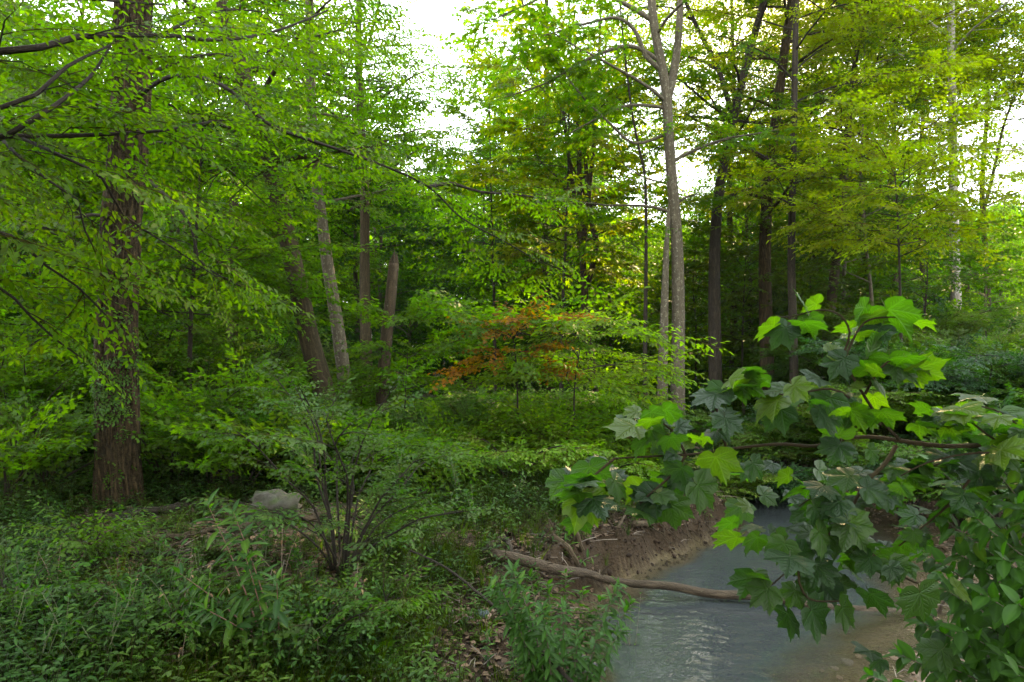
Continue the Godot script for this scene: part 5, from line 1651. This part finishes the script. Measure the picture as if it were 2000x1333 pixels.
func small_plants() -> void:
	var tones := [Color(0.032, 0.080, 0.015), Color(0.040, 0.094, 0.014), Color(0.025, 0.062, 0.015), Color(0.060, 0.120, 0.013)]
	var lance := []
	var broad := []
	rng.seed = 1000
	for t in tones:
		lance.append(blade(0.095, 0.155, t, 0.25, rr(0.15, 0.4), M.leaf_glossy))
		broad.append(blade(0.075, 0.24, t, 0.2, rr(0.1, 0.35), M.leaf_glossy))
	# the leaning silvery shoot
	var f := hit(545, 1300)
	var root := thing("leafy_shoot", "tall silvery-leaved shoot leaning left, in front of the driftwood", "plant", f)
	var D := pixel(f).z
	leafy_stems(root, [at(405, 985, D - 0.1) - f, at(455, 1000, D - 0.2) - f, at(480, 1090, D - 0.2) - f, at(350, 1120, D - 0.1) - f, at(400, 1190, D - 0.3) - f, at(540, 1130, D - 0.2) - f], lance, 0.014, 1.25, {"r": 0.006, "bare": 0.40, "arch": 0.05, "hang": 0.7, "stem": Color(0.10, 0.05, 0.035)})
	# the low bush on the bank at bottom centre
	f = stand(1095, 3.75)
	root = thing("bank_bush", "dense lance-leaved bush on the near bank, left of the bright water", "bush", f)
	D = pixel(f).z
	var ends := []
	for q in [[968, 1130], [1000, 1112], [1035, 1125], [1070, 1140], [1105, 1120], [1140, 1150], [1175, 1165], [1210, 1140], [1235, 1175], [985, 1165], [1020, 1180], [1060, 1190], [1100, 1185], [1150, 1195], [1190, 1210], [1010, 1215], [1080, 1230], [1130, 1240], [960, 1150], [1215, 1230]]:
		ends.append(at(q[0], q[1], D + rr(-0.35, 0.45)) - f)
	leafy_stems(root, ends, lance + broad, 0.010, 0.95, {"share": 0.33, "r": 0.006, "bare": 0.38, "arch": 0.16, "hang": 1.1, "stem": Color(0.06, 0.04, 0.03)})
	f = hit(1128, 1118)
	root = thing("leafy_shoot", "pale slender shoot growing up behind the fallen log", "plant", f)
	D = pixel(f).z
	leafy_stems(root, [at(1052, 1068, D) - f, at(1105, 1058, D) - f, at(1165, 1086, D) - f, at(1080, 1090, D) - f], lance, 0.03, 1.2, {"r": 0.004, "bare": 0.3, "stem": Color(0.12, 0.10, 0.07)})
	f = hit(1236, 1330)
	root = thing("leafy_shoot", "thin upright shoots standing before the bright water", "plant", f)
	D = pixel(f).z
	leafy_stems(root, [at(1205, 1180, D) - f, at(1232, 1168, D) - f, at(1222, 1210, D) - f, at(1252, 1160, D) - f, at(1278, 1280, D) - f, at(1292, 1290, D) - f], broad, 0.06, 0.5, {"r": 0.003, "bare": 0.25, "arch": 0.02, "stem": Color(0.07, 0.05, 0.03)})
	# lance-leaved plants in front: six kinds, then copies
	var protos := []
	for k in 6:
		rng.seed = 1010 + k
		var o := Node3D.new()
		o.name = "leafy_plant" if k == 0 else "leafy_plant_%03d" % k
		add_child(o)
		tag(o, "", "plant", "leafy plants on the near forest floor")
		var e := []
		for i in 3 + k % 3:
			var a := rr(0, TAU)
			e.append(Vector3(cos(a) * rr(0.05, 0.22), rr(0.22, 0.48), sin(a) * rr(0.05, 0.22)))
		leafy_stems(o, e, lance if k % 2 == 0 else broad, 0.042, 0.95, {"r": 0.003, "bare": 0.15, "arch": 0.08, "pair": 2 if k % 2 == 1 else 1, "hang": 0.45, "stem": Color(0.06, 0.07, 0.03)})
		protos.append(o)
	# a fern, a lobed seedling and a dry stalk
	for k in 3:
		rng.seed = 1030 + k
		var o := Node3D.new()
		o.name = "leafy_plant_%03d" % (6 + k)
		add_child(o)
		tag(o, "", "plant", "leafy plants on the near forest floor")
		if k == 0:
			for i in 8:
				var g := Geo.new()
				var a := TAU * i / 8.0 + rr(-0.2, 0.2)
				var out := Vector3(cos(a), 0, sin(a))
				var L := rr(0.25, 0.42)
				var pts := []
				for j in 5:
					var t := j / 4.0
					pts.append(out * L * 0.85 * t + Vector3(0, L * (0.85 * t - 0.6 * t * t), 0))
				var s := smooth(pts, 0.02)
				g.tube(s, taper(s.size(), 0.002, 0.0008), 4, Color(0.05, 0.06, 0.02), 0.0, null, 1.0, 1.0, false)
				for j in range(2, s.size() - 1):
					var w := sin(PI * pow(float(j) / s.size(), 0.7)) * 0.075 + 0.006
					var dd := (s[j + 1] - s[j]).normalized()
					var sd := dd.cross(Vector3.UP).normalized()
					for side in [-1.0, 1.0]:
						g.leaf(s[j], (sd * side + dd * 0.35).normalized(), (Vector3.UP + out * 0.4).normalized(), w, 0.008, Color(0.045, 0.105, 0.013) * rr(0.8, 1.25), 0.2, 0.25)
				part("frond", g.mesh(M.leaf), o)
		elif k == 1:
			var seedling := []
			for t in tones:
				var g := Geo.new()
				g.tube(PackedVector3Array([Vector3(-0.05, 0.01, 0), Vector3(-0.02, 0.004, 0), Vector3.ZERO]), taper(3, 0.0012, 0.001), 4, Color(0.12, 0.05, 0.03), 0.0, null, 1.0, 1.0, false)
				g.lobed(Vector3.ZERO, Vector3.RIGHT, Vector3.UP, 0.062, [[0.0, 1.0], [0.85, 0.9], [1.75, 0.6], [2.6, 0.3]], 0.6, t * 1.25, 0.12, 0.3)
				seedling.append(g.mesh(M.leaf))
			leafy_stems(o, [Vector3(0.05, 0.30, 0.02), Vector3(-0.10, 0.24, 0.06), Vector3(0.08, 0.20, -0.11)], seedling, 0.035, 1.0, {"r": 0.003, "bare": 0.3, "pair": 2, "hang": 0.3, "stem": Color(0.08, 0.05, 0.03)})
		else:
			var dry := [blade(0.05, 0.2, Color(0.11, 0.075, 0.035), 0.35, 0.6, M.dead_leaf), blade(0.04, 0.22, Color(0.075, 0.045, 0.022), 0.4, 0.7, M.dead_leaf)]
			leafy_stems(o, [Vector3(0.12, 0.42, 0.03), Vector3(-0.06, 0.50, -0.08), Vector3(-0.16, 0.28, 0.10), Vector3(0.2, 0.2, -0.12)], dry, 0.09, 1.0, {"r": 0.003, "bare": 0.35, "hang": 1.0, "stem": Color(0.12, 0.09, 0.055)})
		protos.append(o)
	used["leafy_plant"] = 8
	rng.seed = 1050
	var n := 0
	var rows := [[1325, 3.5, 20], [1270, 3.2, 18], [1215, 3.0, 13], [1165, 2.8, 8], [1120, 2.6, 7]]
	for r in rows.size():
		for i in rows[r][2]:
			var px: float = lerpf(-20.0, 900.0 - r * 10.0, (i + rr(-0.35, 0.35)) / rows[r][2])
			if r == 0 and i > 16: px = rr(880, 1040)
			if px > 780 and r in [1, 2] : continue
			var py: float = rows[r][0] + rr(-22, 22)
			var p := hit(px, minf(py, 1345))
			if creek(p.x, p.z).x < 0.25: continue
			var kind := n if n < 9 else rng.randi() % 9
			var o: Node3D = protos[n] if n < 9 else protos[kind].duplicate()
			if n >= 9:
				o.name = free_name("leafy_plant")
				add_child(o)
			o.position = p
			o.rotation.y = rr(0, TAU)
			o.scale = Vector3.ONE * rr(0.5, 0.95) * (1.0 if r > 0 else 0.85)
			later.append([o, ["narrow-leaved plant", "broad-leaved plant", "narrow-leaved plant", "broad-leaved plant", "narrow-leaved plant", "broad-leaved plant", "small fern", "lobed seedling", "dry brown stalk"][kind], ["along the bottom edge", "just above the bottom edge", "in the lower left", "halfway to the white boulder", "just in front of the white boulder"][r]])
			n += 1
	# young plants on the far bank slope, one by one
	for q in [[1010, 905, 0.5], [960, 960, 0.45], [900, 985, 0.5], [1000, 1005, 0.4], [860, 1030, 0.45], [1090, 985, 0.4], [1130, 930, 0.5], [930, 1040, 0.4], [780, 985, 0.5], [840, 940, 0.55], [750, 1050, 0.4], [890, 905, 0.5]]:
		var o: Node3D = protos[rng.randi() % 6].duplicate()
		o.name = free_name("leafy_plant")
		add_child(o)
		o.position = hit(q[0], q[1])
		o.rotation.y = rr(0, TAU)
		o.scale = Vector3.ONE * q[2] * 2.6
		later.append([o, "bigger leafy plant", "on the far bank slope"])


func clump(seed_: int, stems: int, high: float, leaf_len: float, wide: float, mat: Material) -> ArrayMesh:
	rng.seed = seed_
	var g := Geo.new()
	for i in stems:
		var a := rr(0, TAU)
		var h := high * rr(0.5, 1.1)
		var tip := Vector3(cos(a) * h * rr(0.15, 0.6), h, sin(a) * h * rr(0.15, 0.6))
		var foot := Vector3(rr(-0.05, 0.05), -0.02, rr(-0.05, 0.05))
		g.tube(PackedVector3Array([foot, foot.lerp(tip, 0.5) + Vector3(0, h * 0.1, 0), tip]), taper(3, 0.0025, 0.0012), 3, STEM, 0.0, null, 1.0, 1.0, false)
		for j in 5:
			var f := 0.35 + 0.65 * j / 4.0
			var b := foot.lerp(tip, f)
			var la := a + j * 2.4 + rr(-0.3, 0.3)
			var d := Vector3(cos(la), rr(-0.2, 0.35), sin(la)).normalized()
			g.leaf(b, d, tilted(0.35), leaf_len * rr(0.6, 1.15), leaf_len * wide, shade(), 0.22, rr(0.1, 0.4), true)
	return g.mesh(mat)


func ground_cover() -> void:
	var kinds := [clump(1100, 5, 0.14, 0.038, 0.24, M.leaf_glossy), clump(1101, 4, 0.20, 0.055, 0.16, M.leaf_glossy), clump(1102, 7, 0.08, 0.026, 0.34, M.leaf_glossy)]
	var tuft := Geo.new()
	rng.seed = 1104
	for i in 16:
		var a := rr(0, TAU)
		var h := rr(0.14, 0.32)
		var o := Vector3(cos(a), 0, sin(a))
		var b := o * rr(0.0, 0.05)
		var sd := o.cross(Vector3.UP) * rr(0.002, 0.004)
		var t := shade()
		var k := tuft.p.size()
		for j in 4:
			var f := j / 3.0
			var m := b + Vector3(0, h * (f - 0.25 * f * f), 0) + o * h * 0.7 * f * f
			tuft.vert(m + sd * (1.0 - f), (o * 0.4 + Vector3.UP).normalized(), t)
			tuft.vert(m - sd * (1.0 - f), (o * 0.4 + Vector3.UP).normalized(), t)
		for j in 3:
			tuft.tri(k + j * 2, k + j * 2 + 2, k + j * 2 + 1)
			tuft.tri(k + j * 2 + 1, k + j * 2 + 2, k + j * 2 + 3)
	kinds.append(tuft.mesh(M.leaf))
	var far := clump(1103, 6, 0.42, 0.12, 0.3, M.leaf)
	rng.seed = 1120
	var x := [[], [], [], [], []]
	var c := [[], [], [], [], []]
	for i in 56000:
		var d := 2.6 + 28.0 * pow(rng.randf(), 1.35)
		var px := rr(-120, 2120)
		var q := stand(px, d)
		var s := creek(q.x, q.z)
		var keep := 0.12 + 0.88 * smoothstep(0.5, 1.5, s.x) if s.y < 0.0 else smoothstep(2.2, 4.5, s.x)
		if s.x < 0.2: continue
		var open := d > 4.7 and d < 7.8 and px > 150.0 and px < 720.0
		if open: keep *= 0.4 if px < 400.0 or d < 5.6 else 0.14
		var patch := 0.5 + 0.5 * bumps.get_noise_2d(q.x * 18.0, q.z * 18.0 + 30.0)
		keep *= smoothstep(0.25, 0.6, patch + 0.12)
		if rng.randf() > keep: continue
		var k := 3 if d > 11.0 and rng.randf() < 0.75 else (2 if open and rng.randf() < 0.7 else (4 if s.y < 0.0 and s.x < 2.2 and rng.randf() < 0.4 else rng.randi() % 3 if rng.randf() < 0.9 else 4))
		var sz := rr(0.6, 1.3) * (1.0 if k == 3 else lerpf(0.95, 1.5, smoothstep(4.0, 12.0, d)))
		x[k].append(Transform3D(Basis(Vector3.UP, rr(0, TAU)).rotated(Vector3.RIGHT, rr(-0.2, 0.2)).scaled(Vector3.ONE * sz), q))
		var hue := bumps.get_noise_2d(q.x * 12.0 + 300.0, q.z * 12.0)
		var tone: Color = [Color(0.040, 0.088, 0.011), Color(0.032, 0.078, 0.013), Color(0.052, 0.098, 0.010), FRESH, Color(0.065, 0.105, 0.014)][k]
		tone = tone.lerp(Color(0.085, 0.140, 0.010), clampf(hue, 0.0, 1.0)).lerp(Color(0.024, 0.056, 0.012), clampf(-hue, 0.0, 1.0))
		c[k].append(vary(tone, 0.38))
	var say := ["low broad-leaved ground cover under the trees", "narrow-leaved ground cover among the plants", "small round-leaved creeping ground cover", "taller green undergrowth towards the far bank", "thin grass tufts on the bank and between plants"]
	for k in 5:
		var o := many("ground_cover" if k == 0 else "ground_cover_%03d" % k, far if k == 3 else kinds[mini(k, 3)], x[k], c[k], self)
		tag(o, say[k], "ground cover", "", "stuff")
	# leaf litter
	rng.seed = 1130
	var g := Geo.new()
	for i in 7:
		var a := rr(0, TAU)
		g.leaf(Vector3(rr(-0.18, 0.18), rr(0.004, 0.016), rr(-0.18, 0.18)), Vector3(cos(a), rr(-0.15, 0.25), sin(a)).normalized(), tilted(0.35), rr(0.05, 0.085), rr(0.014, 0.022), Color(1, 1, 1) * rr(0.6, 1.4), 0.3, rr(-0.2, 0.4))
	var lm := g.mesh(M.dead_leaf)
	var lx := []
	var lc := []
	for i in 6500:
		var d := 2.6 + 16.0 * pow(rng.randf(), 1.3)
		var q := stand(rr(-80, 2080), d)
		if creek(q.x, q.z).x < 0.12: continue
		lx.append(Transform3D(Basis(Vector3.UP, rr(0, TAU)).scaled(Vector3.ONE * rr(0.7, 1.2)), q))
		lc.append(Color(0.062, 0.040, 0.022) * rr(0.5, 1.7))
	tag(many("leaf_litter", lm, lx, lc, self), "dry brown fallen leaves on the forest floor", "leaf litter", "", "stuff")
	# twigs in the litter
	var tg := Geo.new()
	for i in 4:
		var a := rr(0, TAU)
		var b := Vector3(rr(-0.2, 0.2), 0.012, rr(-0.2, 0.2))
		var dd := Vector3(cos(a), rr(-0.02, 0.1), sin(a)) * rr(0.12, 0.4)
		tg.tube(PackedVector3Array([b, b + dd * 0.5 + Vector3(0, rr(0, 0.02), rr(-0.02, 0.02)), b + dd]), taper(3, rr(0.003, 0.006), 0.002), 5, Color(1, 1, 1))
	var tm := tg.mesh(M.twig)
	var tx := []
	var tc := []
	for i in 900:
		var q := stand(rr(-80, 2080), 2.7 + 10.0 * pow(rng.randf(), 1.3))
		if creek(q.x, q.z).x < 0.1: continue
		tx.append(Transform3D(Basis(Vector3.UP, rr(0, TAU)).scaled(Vector3.ONE * rr(0.6, 1.2)), q))
		tc.append(Color(0.075, 0.058, 0.04) * rr(0.4, 1.6))
	tag(many("fallen_twigs", tm, tx, tc, self), "thin grey-brown twigs scattered in the leaf litter", "twigs", "", "stuff")
